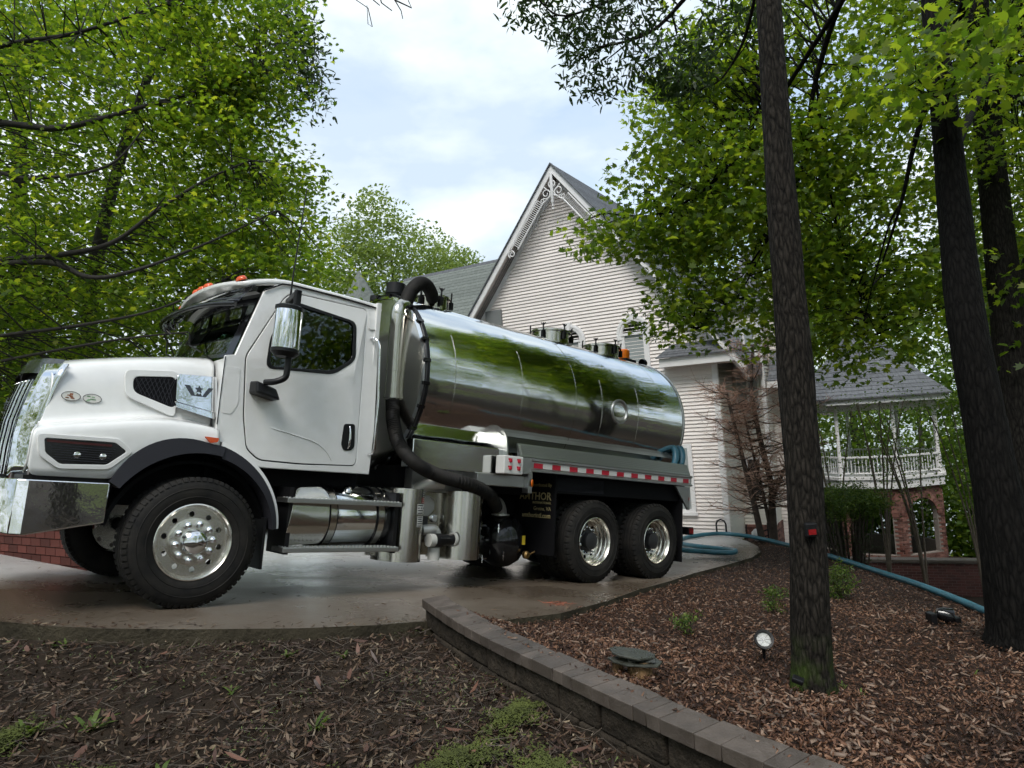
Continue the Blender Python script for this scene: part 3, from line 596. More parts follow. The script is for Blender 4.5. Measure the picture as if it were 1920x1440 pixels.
# ---- cab
def yt(z): return .2 + .11 * max(0, z - 2.1) / .9
def cabf(s, base=0): return lambda x, z, d: (x, my(yt(z) + base - d, s), z)
SIDE = [(.125, 1.33), (.36, 1.27), (.50, 1.16), (.62, 1.155), (1.67, 1.165), (1.69, 1.6), (1.69, 2.85), (1.66, 2.95), (.72, 2.95), (.56, 2.89), (.43, 2.78), (.21, 2.13), (.125, 2.11)]
DOOR = rnd_poly([(.355, 1.6), (.312, 2.13), (.635, 2.765), (.72, 2.835), (1.525, 2.855), (1.50, 1.245), (.93, 1.222), (.53, 1.228), (.41, 1.32)], .05)
WIN = rnd_poly([(.50, 2.06), (1.17, 2.115), (1.40, 2.29), (1.40, 2.69), (.74, 2.745), (.53, 2.37)], .075)
def grow(P, k):
    cx, cz = sum(p[0] for p in P) / len(P), sum(p[1] for p in P) / len(P)
    return [(cx + (x - cx) * (1 + k / max(.1, math.hypot(x - cx, z - cz))), cz + (z - cz) * (1 + k / max(.1, math.hypot(x - cx, z - cz)))) for x, z in P]
def cabside(s):
    ex = [(x, z) for x in np.arange(.2, 1.7, .15) for z in np.arange(1.2, 2.95, .1)]
    B().plate(SIDE, [grow(DOOR, .011)], cabf(s), -.03, 0).build('cab_side', m_white, T, smooth=35, bev=.008)
    B().plate(grow(DOOR, .0125), [grow(DOOR, -.02)], cabf(s), -.03, -.012).build('door_seal', m_black, T)
    exd = [p for p in ex if inpoly(*p, DOOR) and not inpoly(*p, WIN)]
    d = B().plate(DOOR, [WIN], cabf(s), -.03, .006, exd).build('door', m_white, T, smooth=35, bev=.005)
    B().plate(grow(WIN, .012), [grow(WIN, -.028)], cabf(s), .0055, .011).build('window_seal', m_black, d, bev=.003)
    B().plate(WIN, [], cabf(s), -.012, -.008).build('side_window', m_glass, d)
    # raised crease below the glass and swage line near the sill
    b = B().plate(rnd_poly([(1.335, 1.64), (1.455, 1.65), (1.47, 1.43), (1.44, 1.385), (1.355, 1.38), (1.325, 1.43)], .03), [], cabf(s), .006, .014); h = b.build('door_handle', m_black, d, bev=.004)
    B().tube([cabf(s)(1.40, z, q) for z, q in ((1.62, .012), (1.57, .03), (1.5, .034), (1.43, .03), (1.405, .012))], [.008, .011, .012, .011, .008], 8).build('handle_lever', m_chrome, h, smooth=50)
    sw = spline([(.6, 0, 1.52), (.85, 0, 1.475), (1.05, 0, 1.43), (1.17, 0, 1.36), (1.24, 0, 1.27)], 4); b = B()
    b.tube([cabf(s)(p.x, p.z, .0055) for p in sw], [.003] + [.007] * (len(sw) - 2) + [.003], 6); b.build('swage_line', m_white, d, smooth=60)
    g = B().tube([cabf(s)(*q) for q in ((1.59, 2.56, -.01), (1.6, 2.555, .05), (1.625, 2.52, .08), (1.64, 2.45, .085), (1.65, 1.9, .085), (1.655, 1.42, .085), (1.65, 1.375, .06), (1.64, 1.36, -.01))], .013, 10); g.build('grab_handle', m_chrome, T, smooth=50)
    B().plate(rnd_poly([(1.555, 2.78), (1.635, 2.79), (1.635, 2.66), (1.555, 2.65)], .02), [], cabf(s), 0, .006).build('grab_plate', m_white, T)
    # cowl panel recess
    B().plate(rnd_poly([(.14, 2.02), (.27, 2.02), (.29, 1.7), (.24, 1.6), (.15, 1.6)], .03), [], cabf(s), 0, .004).build('cowl_recess', m_white, T, bev=.003)
    B().tube([cabf(s)(.128, z, .002) for z in (2.1, 1.9, 1.7, 1.5)], .004, 6).build('hood_gap_seal', m_black, T)
    B().tube([cabf(s)(.43, 2.79, .012), cabf(s)(.60, 2.895, .014), cabf(s)(.72, 2.912, .014), cabf(s)(1.2, 2.915, .014), cabf(s)(1.68, 2.90, .01)], .008, 6).build('drip_rail', m_black, T)
both(cabside)
def roofz(x, y):
    e = 1 - abs((y - YC) / .95) ** 3; f = min(1, max(0, (x - .14) / .55)); return 2.80 + .13 * math.sin(f * math.pi / 2) + .15 * e * (.35 + .65 * f) - .04 * max(0, x - 1.5) / .2
b = B().grid(lambda u, v: ((.24 - .11 * (1 - ((v - .5) * 2) ** 2) * max(0, 1 - u * 4) + 1.465 * u), .285 + 1.87 * v, roofz(.2 + 1.5 * u, .285 + 1.87 * v)), 18, 18)
o = b.build('cab_roof', m_white, T, smooth=50); o.modifiers.new('t', 'SOLIDIFY').thickness = .05
B().box(1.63, 1.675, .25, 2.19, 1.2, 2.95).build('cab_back_wall', m_white, T)
B().grid(lambda u, v: ((.245 - .11 * (1 - ((v - .5) * 2) ** 2)) * (1 - u) + (.42 - .11 * (1 - ((v - .5) * 2) ** 2)) * u, .30 + 1.84 * v, (roofz(.2, .30 + 1.84 * v) - .03) * (1 - u) + 2.755 * u), 2, 16).build('windshield_header', m_white, T, smooth=50)
for s in (0, 1): B().box(.14, .17, *sorted((my(.21, s), my(.62, s))), 1.36, 2.09).build('cowl_filler', m_white, T)
wsb = lambda u, v: (.20 + .22 * u - (.16 - .04 * u) * (1 - ((v - .5) * 2) ** 2), .24 + .07 * u + (1.96 - .14 * u) * v, 2.11 + .66 * u)
B().grid(wsb, 6, 16).build('windshield', m_wsg, T, smooth=60)
b = B()
for v0, v1 in ((0, .05), (.95, 1), (.492, .508)): b.grid(lambda u, v: tuple(Vector(wsb(u, v0 + (v1 - v0) * v)) + Vector((-.006, 0, .003))), 6, 2)
b.grid(lambda u, v: tuple(Vector(wsb(.8 + .2 * u, v)) + Vector((-.006, 0, .003))), 2, 16); b.grid(lambda u, v: tuple(Vector(wsb(.06 * u, v)) + Vector((-.006, 0, .003))), 2, 16); b.build('windshield_border', m_gbk, T, smooth=60)
for y0 in (.5, 1.2): B().tube([(.02, y0, 2.15), (-.0, y0 + .3, 2.25), (.06, y0 + .55, 2.42)], .008, 6).build('wiper', m_black, T)
B().box(.2, .5, .3, 2.14, 1.9, 2.12).build('dashboard', m_seat, T, bev=.04); B().box(.25, 1.6, .3, 2.14, 1.22, 1.3).build('cab_floor', m_seat, T)
b = B().lathe([(.22 + .018 * math.cos(a), .018 * math.sin(a)) for a in np.linspace(0, 2 * math.pi, 9)], (.62, .72, 2.12), (.75, 0, -.66), 28); b.tube([(.62, .72, 2.12), (.45, .72, 2.02)], .03, 8); b.build('steering_wheel', m_black, T, smooth=60)
for y in (.48, 1.46):
    sp = rnd_poly([(1.12, 1.7), (1.3, 1.68), (1.58, 2.52), (1.52, 2.62), (1.42, 2.6), (1.32, 2.32), (1.2, 1.85), (.82, 1.86), (.8, 1.72)], .05)
    B().plate(sp, [], lambda x, z, d: (x, y + d, z), 0, .5).build('seat', m_seat, T, bev=.03)
# visor and clearance lights
vis = lambda u, v: (.34 - .30 * u - (.12 - .02 * u) * (1 - ((v - .5) * 2) ** 2) + .14 * u * ((v - .5) * 2) ** 4, .27 + 1.90 * v, 2.79 - .17 * u - .02 * u * u)
b = B().tube([vis(1, v) for v in np.linspace(0, 1, 25)], .026, 8).tube([vis(.72, v) for v in np.linspace(0, 1, 25)], .022, 8).tube([vis(0, v) for v in np.linspace(0, 1, 25)], .03, 8)
b.grid(lambda u, v: tuple(Vector(vis(.72 + .28 * u, v)) + Vector((0, 0, .012))), 2, 24)
o = b.build('sun_visor', m_gbk, T, smooth=60)
for vc in (0.02, .2, .38, .62, .8, .98): B().grid(lambda u, v: tuple(Vector(vis(.95 * u, vc + (v - .5) * .06)) + Vector((0, 0, .025))), 4, 2).build('visor_bracket', m_white if vc in (.2, .38) else m_gbk, o)
for vc in (.11, .29, .5, .71, .89):
    B().tube([tuple(Vector(vis(.5, vc - .07)) + Vector((0, 0, -.03))), tuple(Vector(vis(.5, vc + .07)) + Vector((0, 0, -.03)))], .028, 8).build('visor_lamp', m_gbk, T, smooth=50)
for y in (.40, 1.06, YC, 1.38, 2.04):
    x0 = .22 - .10 * (1 - ((y - YC) / .935) ** 2); zz = roofz(.2, y) + .02
    o = B().lathe([(.06, 0), (.058, .02), (.04, .04), (.0, .046)], (0, 0, 0), (-.35, 0, .93), 14).build('clearance_light', m_ored, T, smooth=60); o.location = (x0 + .06, y, zz); o.scale = (.8, 1.1, 1)
B().tube([(.655, .2, 2.74), (.66, .2, 3.0), (.70, .2, 3.88)], [.011, .007, .005], 6).build('antenna', m_black, T)
# antenna mirror side (whip by the mirror)
# ---- mirrors
def mirror(s):
    h = B().lathe([(0, 2.17), (.09, 2.172), (.12, 2.185), (.122, 2.2), (.122, 2.545), (.118, 2.56), (0, 2.565)], (0, 0, 0), (0, 0, 1), 28).build('mirror_housing', m_chrome, T, smooth=30); h.location = (.53, my(-.1, s), 0); h.scale = (1, .8, 1)
    B().lathe([(.105, 2.56), (.128, 2.555), (.128, 2.585), (.10, 2.60), (0, 2.605)], (0, 0, 0), (0, 0, 1), 24).build('mirror_cap', m_black, h, smooth=40)
    B().lathe([(0, 2.125), (.09, 2.13), (.128, 2.17), (.128, 2.2), (.122, 2.2)], (0, 0, 0), (0, 0, 1), 24).build('mirror_cap', m_black, h, smooth=40)
    b = B(); b.box(.56, .62, *sorted((my(-.13, s), my(-.08, s))), 2.59, 2.76); b.hexa([(.56, my(-.13, s), 2.70), (.62, my(-.13, s), 2.70), (.70, my(.27, s), 2.70), (.64, my(.27, s), 2.70), (.56, my(-.13, s), 2.76), (.62, my(-.13, s), 2.76), (.70, my(.27, s), 2.755), (.64, my(.27, s), 2.755)]); b.build('mirror_arm', m_black, T, bev=.012)
    B().tube(spline([(.57, my(-.1, s), 2.16), (.57, my(-.1, s), 2.02), (.56, my(-.09, s), 1.95), (.5, my(-.05, s), 1.91), (.44, my(.04, s), 1.90)], 4), .028, 10).build('mirror_arm', m_black, T, smooth=50)
    B().hexa([(.37, my(.03, s), 1.80), (.60, my(.03, s), 1.76), (.60, my(.21, s), 1.76), (.37, my(.21, s), 1.80), (.37, my(.05, s), 1.91), (.56, my(.05, s), 1.86), (.58, my(.21, s), 1.86), (.37, my(.21, s), 1.92)]).build('mirror_mount', m_black, T, bev=.018)
both(mirror)
# ---- fuel tank, steps, battery box
def gastank(s):
    b = B().lathe([(0, 1.15), (.2, 1.15), (.285, 1.165), (.30, 1.19), (.30, 1.93), (.285, 1.955), (.2, 1.97), (0, 1.97)], (0, my(.46, s), .74), (1, 0, 0), 40); b.build('fuel_tank', m_polish, T, smooth=35)
    for x in (1.27, 1.80): B().lathe([(.302, x), (.309, x), (.309, x + .07), (.302, x + .07)], (0, my(.46, s), .74), (1, 0, 0), 40).build('tank_strap', m_brush, T, smooth=30)
    for x in (1.265, 1.345, 1.795, 1.875): B().lathe([(.3025, x - .008), (.3115, x - .008), (.3115, x), (.3025, x)], (0, my(.46, s), .74), (1, 0, 0), 40).build('strap_edge', m_black, T, smooth=30)
    B().lathe([(.05, 0), (.05, .03), (.03, .045), (0, .045)], (1.5, my(.30, s), .995), (0, -.45 if not s else .45, .9), 16).build('fuel_cap', m_chrome, T, smooth=40)
    b = B().plate(rnd_poly([(.84, .47), (1.2, .49), (1.22, .62), (1.235, .94), (1.18, 1.02), (.92, 1.0), (.85, .85), (.82, .62)], .04), [], lambda x, z, d: (x, my(.24 - .16 * (1 - ((z - .74) / .30) ** 2) + d, s), z), 0, .35); b.build('battery_box', m_brush, T, smooth=30, bev=.015)
    for z0, y1, nm in ((.905, .30, 'step'), (.465, .30, 'step')):
        st = B().box(.78, 2.0, *sorted((my(.06, s), my(y1, s))), z0 - .045, z0).build(nm, m_alu, T, bev=.006); b = B()
        for k in range(30):
            for q in range(3): x = .81 + k * .04; y = .085 + q * .06; b.lathe([(.012, 0), (.009, .008), (.005, .008)], (x, my(y, s), z0), (0, 0, 1), 6)
        b.build('tread_stud', m_alu, st, kind='stuff')
    for x in (.82, 1.96): B().box(x, x + .04, *sorted((my(.12, s), my(.5, s))), .40, 1.0).build('step_bracket', m_black, T)
both(gastank)
# ---- pump gear with two stainless shrouds
def shroud(x0, x1, yb, yf, z0, z1, name):
    P = [(x0, yb)] + [(x0 + (x1 - x0) * (.5 - .5 * math.cos(t)), yf + (yb - yf) * .85 * (1 - math.sin(t))) for t in np.linspace(0, math.pi, 15)] + [(x1, yb)]
    b = B(); b.plate(P, [], lambda x, y, d: (x, y, d), z0, z1)
    return b.build(name, m_brush, T, smooth=40)
s1 = shroud(1.98, 2.46, .55, .12, .30, 1.05, 'pump_shroud'); s2 = shroud(2.74, 3.30, .62, .12, .31, 1.055, 'pump_shroud')
B().box(1.95, 3.15, .5, .62, .34, 1.04).build('pump_cabinet', m_brush, T)
B().box(2.46, 2.76, .42, .5, .36, 1.03).build('gauge_panel', m_brush, T, bev=.008)
g = B().lathe([(0, -.012), (.1, -.01), (.105, -.016), (.115, -.012), (.115, 0)], (2.55, .42, .88), (0, 1, 0), 24).build('filter_cover', m_cast, T, smooth=30)
g = B().lathe([(0, -.02), (.032, -.02), (.036, -.026), (.042, -.022), (.042, 0)], (2.67, .418, .74), (0, 1, 0), 20).build('pressure_gauge', m_chrome, T, smooth=30); B().lathe([(0, -.0215), (.031, -.0215)], (2.67, .418, .74), (0, 1, 0), 20).build('gauge_face', m_label, g)
B().box(2.5, 2.59, .415, .419, .66, .76).build('instruction_plate', m_ink, T)
B().tube(spline([(2.44, .3, .62), (2.53, .28, .63), (2.59, .28, .62), (2.62, .28, .56), (2.62, .28, .5)], 4), .055, 12).build('inlet_pipe', m_cast, T, smooth=50)
B().tube([(2.46, .2, .52), (2.53, .2, .52)], .07, 14).build('pipe_coupling', m_pipe, T, smooth=40); B().tube([(2.53, .2, .52), (2.62, .2, .52)], .075, 14).build('valve_body', m_black, T, smooth=40)
v = B().tube([(2.62, .2, .52), (2.78, .2, .53)], .06, 16).build('valve', m_black, T, smooth=40); B().box(2.56, 2.70, .10, .15, .53, .55).build('valve_lever', m_black, v, bev=.006); B().lathe([(.06, 0), (.078, 0), (.078, .03), (.06, .035)], (2.78, .2, .53), (1, 0, 0), 18).build('valve_flange', m_pipe, v, smooth=30)
B().lathe([(.065, 0), (.065, .13), (.05, .14), (0, .14)], (2.58, .25, .31), (0, 0, 1), 16).build('drain_bowl', m_pipe, T, smooth=30)
for (xx, sh, yy) in ((2.26, s1, None), (3.09, s2, None)):
    a = Vector((xx, .16 if sh is s1 else .17, 0)); 
    for z0, z1, mt in ((.93, 1.0, m_ink), (.895, .928, m_label)):
        pass
def sticker(x0, x1, z0, z1, x_c, xw, yb, yf, mats, name, lines):
    f = lambda x, z, d: (x, (lambda t: yf + (yb - yf) * .85 * (1 - math.sin(t)))(math.acos(max(-1, min(1, 1 - 2 * (x - x_c) / xw)))) - d, z)
    o = B().add([f(x, z, .003) for x in np.linspace(x0, x1, 4) for z in (z0, z1)], [(0, 2, 3, 1), (2, 4, 5, 3), (4, 6, 7, 5)]).build(name, mats[0], T)
    b = B(); n = lines
    for k in range(n):
        za = z0 + (z1 - z0) * (k + .25) / n; zb = z0 + (z1 - z0) * (k + .7) / n; xe = x1 - .006 - random.uniform(0, .3) * (x1 - x0)
        b.add([f(x, z, .0045) for x in np.linspace(x0 + .006, xe, 3) for z in (za, zb)], [(0, 2, 3, 1), (2, 4, 5, 3)])
    b.build('label_print', mats[1], o)
A1, A2 = (1.98, .48, .55, .12), (2.74, .56, .62, .12)
sticker(2.30, 2.365, .965, 1.03, *A1, (m_ink, m_label), 'warning_label', 3); sticker(2.30, 2.365, .905, .963, *A1, (m_lred, m_label), 'warning_label', 3)
sticker(2.23, 2.37, .79, .895, *A1, (m_label, m_ink), 'instruction_label', 4); sticker(2.24, 2.35, .66, .775, *A1, (m_label, m_flare), 'instruction_label', 5)
sticker(3.16, 3.22, .985, 1.035, *A2, (m_ink, m_label), 'warning_label', 2); sticker(3.16, 3.22, .935, .984, *A2, (m_label, m_flare), 'warning_label', 3)
# hoses: corrugated
def corr(path, r, name, step=.022, m=None, amp=.007):
    P = spline(path, 10); out = []; rr = []; acc = 0; k = 0
    tot = [0]
    for p, q in zip(P, P[1:]): tot.append(tot[-1] + (q - p).length)
    n = int(tot[-1] / (step / 2)); j = 0
    for i in range(n + 1):
        s = tot[-1] * i / n
        while j < len(tot) - 2 and tot[j + 1] < s: j += 1
        out.append(P[j].lerp(P[j + 1], (s - tot[j]) / max(1e-6, tot[j + 1] - tot[j]))); rr.append(r + (amp if i % 2 else -amp * .4))
    return B().tube(out, rr, 16).build(name, m or m_black, T, smooth=80)
corr([(2.09, .55, 2.02), (2.06, .48, 1.9), (2.03, .40, 1.75), (2.03, .25, 1.5), (2.14, .08, 1.31), (2.46, .06, 1.2), (2.88, .06, 1.13), (3.28, .22, 1.05), (3.58, .45, .95), (3.72, .56, .89)], .07, 'vacuum_hose', m=m_rub)
corr([(2.2, .62, 3.1), (2.26, .64, 3.28), (2.40, .68, 3.44), (2.55, .75, 3.48), (2.72, .88, 3.46), (2.84, 1.0, 3.42)], .075, 'vent_hose', m=m_rub)
B().tube(spline([(2.085, .55, 2.0), (2.075, .55, 2.5), (2.07, .55, 2.95), (2.1, .57, 3.06), (2.2, .62, 3.12)], 6), .082, 20).build('vent_pipe', m_brush, T, smooth=50)
for z in (2.02, 2.32, 2.96): B().lathe([(.083, 0), (.09, .002), (.09, .03), (.083, .032)], (2.08, .55, z), (0, 0, 1), 20).build('pipe_clamp', m_brush, T, smooth=30)
for z in (2.06, 2.36): B().box(2.08, 2.24, .60, .66, z, z + .07).build('pipe_bracket', m_brush, T)
B().tube(spline([(2.38, .36, 1.03), (2.42, .28, 1.10), (2.5, .2, 1.13), (2.58, .17, 1.14)], 5), .075, 14).build('pipe_elbow', m_cast, T, smooth=50)
B().tube(spline([(3.74, .6, .95), (3.82, .64, .92), (3.88, .67, .86), (3.9, .68, .80)], 5), .08, 14).build('pipe_elbow', m_cast, T, smooth=50); B().lathe([(.08, 0), (.115, 0), (.115, .02), (.08, .02)], (3.9, .68, .79), (0, 0, 1), 20).build('pipe_flange', m_cast, T)
p = B().lathe([(0, -.34), (.12, -.32), (.24, -.24), (.315, -.1), (.325, 0), (.315, .1), (.24, .24), (.12, .3), (0, .31)], (3.96, .72, .49), (0, 0, 1), 32).build('moisture_trap', m_gbk, T, smooth=60)
for a, z in ((2.6, .62), (3.3, .66), (3.9, .64), (2.7, .3), (3.4, .27), (4.1, .32)):
    c = Vector((3.96 + .33 * math.cos(a), .72 + .33 * math.sin(a), z)); d = Vector((math.cos(a), math.sin(a), 0)); b = B()
    b.tube([c - d * .03, c + d * .05], .012, 6); b.tube([c + d * .05 + Vector((0, 0, -.05)), c + d * .05 + Vector((0, 0, .05))], .007, 5); b.build('clamp_bolt', m_chrome, p, smooth=40)
B().lathe([(.03, 0), (.05, .01), (.05, .05), (.03, .07), (0, .07)], (4.1, .42, .33), (0, -1, 0), 10).build('drain_cock', m_brass, T, smooth=40); B().tube([(4.12, .37, .33), (4.22, .36, .37)], .01, 6).build('cock_lever', m_brass, T)
B().box(4.03, 4.08, .395, .4, .45, .56).build('yellow_tag', m_yel, T)
# ---- tank
TC = (0, 1.208, 2.281); X0, X1 = 2.224, 7.109
def ell(prof, name, m, n=64, parent=T, smooth=40):
    o = B().lathe(prof, (0, 0, 0), (1, 0, 0), n, e1=(0, 0, 1)).build(name, m, parent, smooth=smooth); o.location = (0, 1.208, 2.281) if parent is T else (0, 0, 0)
    if parent is T: o.scale = (1, 1.085, 1.05)
    return o
tk = ell([(1, X0 + .03)] + [(1 + .0025 * math.sin(i * 1.7), x) for i, x in enumerate(np.linspace(X0 + .1, X1 - .1, 30))] + [(1, X1 - .02)], 'tank', m_polish, 96, smooth=60)
ell([(.985, X0 + .02), (.97, X0 - .02), (.9, X0 - .055), (.7, X0 - .10), (.4, X0 - .13), (0, X0 - .14)], 'tank_front_head', m_brush, 64, tk)
ell([(1, X1 - .02), (1.006, X1 - .012), (.985, X1 + .02), (.85, X1 + .12), (.5, X1 + .2), (0, X1 + .22)], 'tank_rear_head', m_polish, 64, tk)
ell([(.99, X0 + .0), (1.012, X0 - .005), (1.015, X0 + .03), (1.0, X0 + .035)], 'tank_ring', m_black, 96, tk); ell([(.955, X0 - .035), (.99, X0 - .02), (.99, X0 + .0)], 'tank_ring_lip', m_chrome, 96, tk)
for k in range(26):
    a = 2 * math.pi * k / 26 + .1; c = Vector((X0 - .01, math.cos(a), math.sin(a))); B().box(-.03, .05, -.018, .018, -.018, .018).build('ring_clamp', m_gbk, tk, loc=c, rot=(a, 0, 0))
ell([(1.0025, X1 - .045), (1.012, X1 - .04), (1.012, X1 - .005), (1.0025, X1)], 'tank_rear_band', m_alu, 96, tk)
for x in (4.62, 6.55): ell([(1.0006, x), (1.0022, x + .003), (1.0006, x + .006)], 'weld_seam', m_brush, 96, tk, 20)
for x, a0, a1 in ((2.62, 150, 200), (3.65, 150, 205), (5.15, 158, 205), (5.95, 158, 205)):
    b = B(); q = [(x, 1.003 * math.sin(R(a - 90)) * -1 * 0 + 1.003 * math.cos(R(a)), 1.003 * math.sin(R(a))) for a in np.linspace(a0, a1, 10)]; b.tube(q, .002, 5); b.build('weld_seam', m_brush, tk)
o = B().lathe([(.13, .04), (.16, .04), (.172, .02), (.172, -.05), (.15, -.052), (.13, -.03), (0, -.025)], (5.52, .16, 2.28), (0, 1, 0), 32).build('sight_glass', m_alu, T, smooth=30)
B().lathe([(0, -.032), (.128, -.036)], (5.52, .16, 2.28), (0, 1, 0), 24).build('sight_lens', m_cast, o)
def manhole(x, r=.28, z=3.27, h=.25, y=YC):
    m = B().lathe([(r, 0), (r, h - .05), (r + .03, h - .045), (r + .03, h - .02), (r - .02, h), (0, h + .015)], (x, y, z), (0, 0, 1), 32).build('manhole', m_brush, T, smooth=30)
    for k in range(6):
        a = k * math.pi / 3 + .4; cx, cy_ = x + (r + .035) * math.cos(a), y + (r + .035) * math.sin(a); b = B()
        b.box(cx - .022, cx + .022, cy_ - .022, cy_ + .022, z + h - .16, z + h - .06); b.tube([(cx, cy_, z + h - .15), (cx, cy_, z + h + .06)], .012, 6)
        for q in (-1, 1): b.tube([(cx, cy_, z + h + .02), (cx + q * .035 * math.sin(a), cy_ - q * .035 * math.cos(a), z + h + .06)], .009, 5)
        b.build('clamp', m_black, m)
manhole(2.98, .22, 3.24, .28); manhole(5.2); manhole(6.38)
B().lathe([(.1, 0), (.1, .12), (.12, .13), (.12, .26), (0, .27)], (2.42, 1.2, 3.28), (0, 0, 1), 20).build('vent_cap', m_black, T, smooth=30); B().lathe([(.07, 0), (.07, .1), (.085, .11), (.085, .17), (0, .18)], (2.4, 1.6, 3.28), (0, 0, 1), 16).build('vent_cap', m_black, T, smooth=30)
B().box(6.85, 7.12, 1.08, 1.36, 3.30, 3.40).build('beacon_base', m_black, T, bev=.01); B().lathe([(.085, 0), (.09, .02), (.085, .14), (.06, .165), (0, .17)], (6.97, YC, 3.41), (0, 0, 1), 20).build('beacon', m_orange, T, smooth=40)
B().lathe([(.06, -.05), (.07, 0), (.05, .05), (0, .06)], (7.2, 1.0, 3.36), (1, 0, 0), 16).build('rear_work_lamp', m_black, T, smooth=40)
# ---- side skirt, hose tray, marker rail
B().box(2.13, 3.5, .14, .34, 1.27, 1.575).build('side_skirt', m_polish, T, bev=.01); B().box(2.3, 3.0, .36, .5, 1.03, 1.27).build('skirt_panel', m_alu, T); B().box(3.0, 3.78, .1, .4, 1.14, 1.275).build('skirt_panel', m_alu, T, bev=.006)
B().box(3.72, 3.785, .02, .12, 1.08, 1.34).build('marker_bracket', m_alu, T); B().lathe([(.05, 0), (.045, .012), (0, .016)], (3.79, .03, 1.20), (.55, -.83, 0), 14).build('side_marker', m_amber, T, smooth=40)
rl = B().plate([(.0, 1.33), (-.02, 1.335), (-.02, 1.36), (0, 1.372), (0, 1.452), (-.02, 1.462), (-.02, 1.49), (.03, 1.49), (.03, 1.33)], [], lambda y, z, d: (d, y, z), 3.72, 7.13).build('marker_rail', m_alu, T)
for k in range(11):
    x = 3.78 + k * .312; B().box(x, x + .15, -.004, .0, 1.377, 1.437).build('red_tape', m_red, rl)
    if k < 11: B().box(x + .151, x + .311 if k < 10 else x + .2, -.004, .0, 1.377, 1.437).build('white_tape', m_wtape, rl)
B().plate([(.03, 1.48), (.0, 1.5), (.06, 1.655), (.075, 1.655), (.075, 1.64), (.05, 1.48)], [], lambda y, z, d: (d, y, z), 3.55, 7.1).build('tray_wall', m_alu, T)
b = B()
for k in range(5): z = 1.53 + k * .024; y = .0 + .06 * (z - 1.5) / .155; b.box(3.58, 7.08, y - .004, y + .004, z, z + .008)
b.build('tray_rib', m_alu, T, kind='stuff'); B().box(3.55, 7.1, .05, .4, 1.46, 1.48).build('tray_floor', m_alu, T)
B().grid(lambda u, v: (3.38 + 3.7 * u, .12 + .14 * v + .02, 1.73 + .08 * v), 1, 3).build('tray_lip', m_alu, T)
B().plate(rnd_poly([(.06, 1.48), (.4, 1.48), (.4, 1.83), (.2, 1.83), (.1, 1.74)], .06), [], lambda y, z, d: (d, y, z), 3.40, 3.42).build('tray_end', m_alu, T)
cb = B().box(3.26, 3.56, -.05, .1, 1.28, 1.49).build('control_box', m_wtape, T, bev=.012)
for x in (3.35, 3.485):
    for z in (1.345, 1.43): B().lathe([(0, -.022), (.018, -.02), (.02, 0)], (x, -.05, z), (0, 1, 0), 12).build('control_knob', m_red, cb, smooth=40); B().box(x - .03, x + .03, -.0535, -.0505, z + .012, z + .03).build('knob_label', m_red, cb)
B().box(3.56, 3.74, -.01, .1, 1.30, 1.49).build('rail_end_plate', m_alu, T)
# ---- flap with maker's lettering, rear end
fl = B().box(4.24, 4.26, .06, .78, .34, 1.32).build('mud_flap', m_dark, T)
def ftext(s, size, y, z, m=m_gold, bold=False):
    me = textmesh(s, size, bold); me.materials.append(m); o = put('flap_lettering', me, None, fl, (4.236, y, z)); o.rotation_euler = Matrix(((0, 0, -1), (-1, 0, 0), (0, 1, 0))).to_euler()
ftext('Distributed By', .062, .13, 1.175); ftext('AMTHOR', .135, .13, 1.01, bold=True); ftext('INTERNATIONAL', .042, .13, .96); ftext('Gretna, VA', .066, .13, .88); ftext('amthorintl.com', .082, .13, .79, bold=True)
B().box(4.3, 7.1, .1, 2.3, 1.10, 1.34).build('wheel_cover', m_dark, T); B().box(4.3, 5.2, .1, .14, 1.13, 1.30).build('skirt_panel', m_flare, T)  # aluminium skirt panel here takes the dark flare colour, its shade painted in
B().plate([(6.75, 1.32), (7.12, 1.32), (7.12, .98), (7.08, .98)], [], lambda x, z, d: (x, d, z), .02, .05).build('rear_skirt', m_alu, T); B().lathe([(.05, 0), (.05, .02), (0, .025)], (7.12, .06, 1.14), (.7, -.7, 0), 14).build('tail_lamp', m_tail, T)
for s in (0, 1): B().box(6.95, 6.97, *sorted((my(.04, s), my(.68, s))), .22, 1.3).build('mud_flap', m_black, T)
B().box(7.15, 7.2, .35, 2.1, .7, 1.3).build('rear_crossmember', m_dark, T); rb = B().box(7.38, 7.52, .2, 2.24, .60, .72).build('rear_bumper', m_black, T, bev=.01); B().box(7.40, 7.50, .19, .199, .62, .70).build('tail_lamp', m_tail, rb)
for y in (.6, 1.8): B().box(7.1, 7.4, y, y + .06, .62, .9).build('bumper_bracket', m_black, T)
B().box(7.2, 7.3, .25, .5, .45, .62).build('tow_bracket', m_black, T)
# ================================================================== house
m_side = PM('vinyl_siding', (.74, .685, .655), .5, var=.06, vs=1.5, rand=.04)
m_trim = PM('white_trim', (.70, .69, .69), .45, var=.05, vs=3)
m_soff = PM('soffit', (.42, .36, .32), .6, var=.08, vs=4)
m_shing = PM('grey_shingle', (.10, .105, .115), .85, var=.35, vs=6, vscale=(3, 1, 1), bump=.5, bs=60, dist=.006, rand=.18)
m_shingg = PM('green_grey_shingle', (.13, .145, .13), .85, var=.3, vs=6, vscale=(3, 1, 1), bump=.5, bs=60, dist=.006, rand=.18)
m_shade = PM('window_shade', (.26, .29, .29), .6); m_wglass = glassmat('house_glass', (.16, .19, .19)); m_room = PM('dark_room', (.02, .022, .022), .9)
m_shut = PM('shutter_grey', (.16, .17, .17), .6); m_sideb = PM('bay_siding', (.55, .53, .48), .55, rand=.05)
HA = R(-31.367); HP = Vector((5.4912, 18.3, 0)); HB = -2.3
H = empty('gabled_house', (HP.x, HP.y, HB), 'white clapboard house with steep gable and scrolled bargeboard behind the truck', 'house', rz=HA)
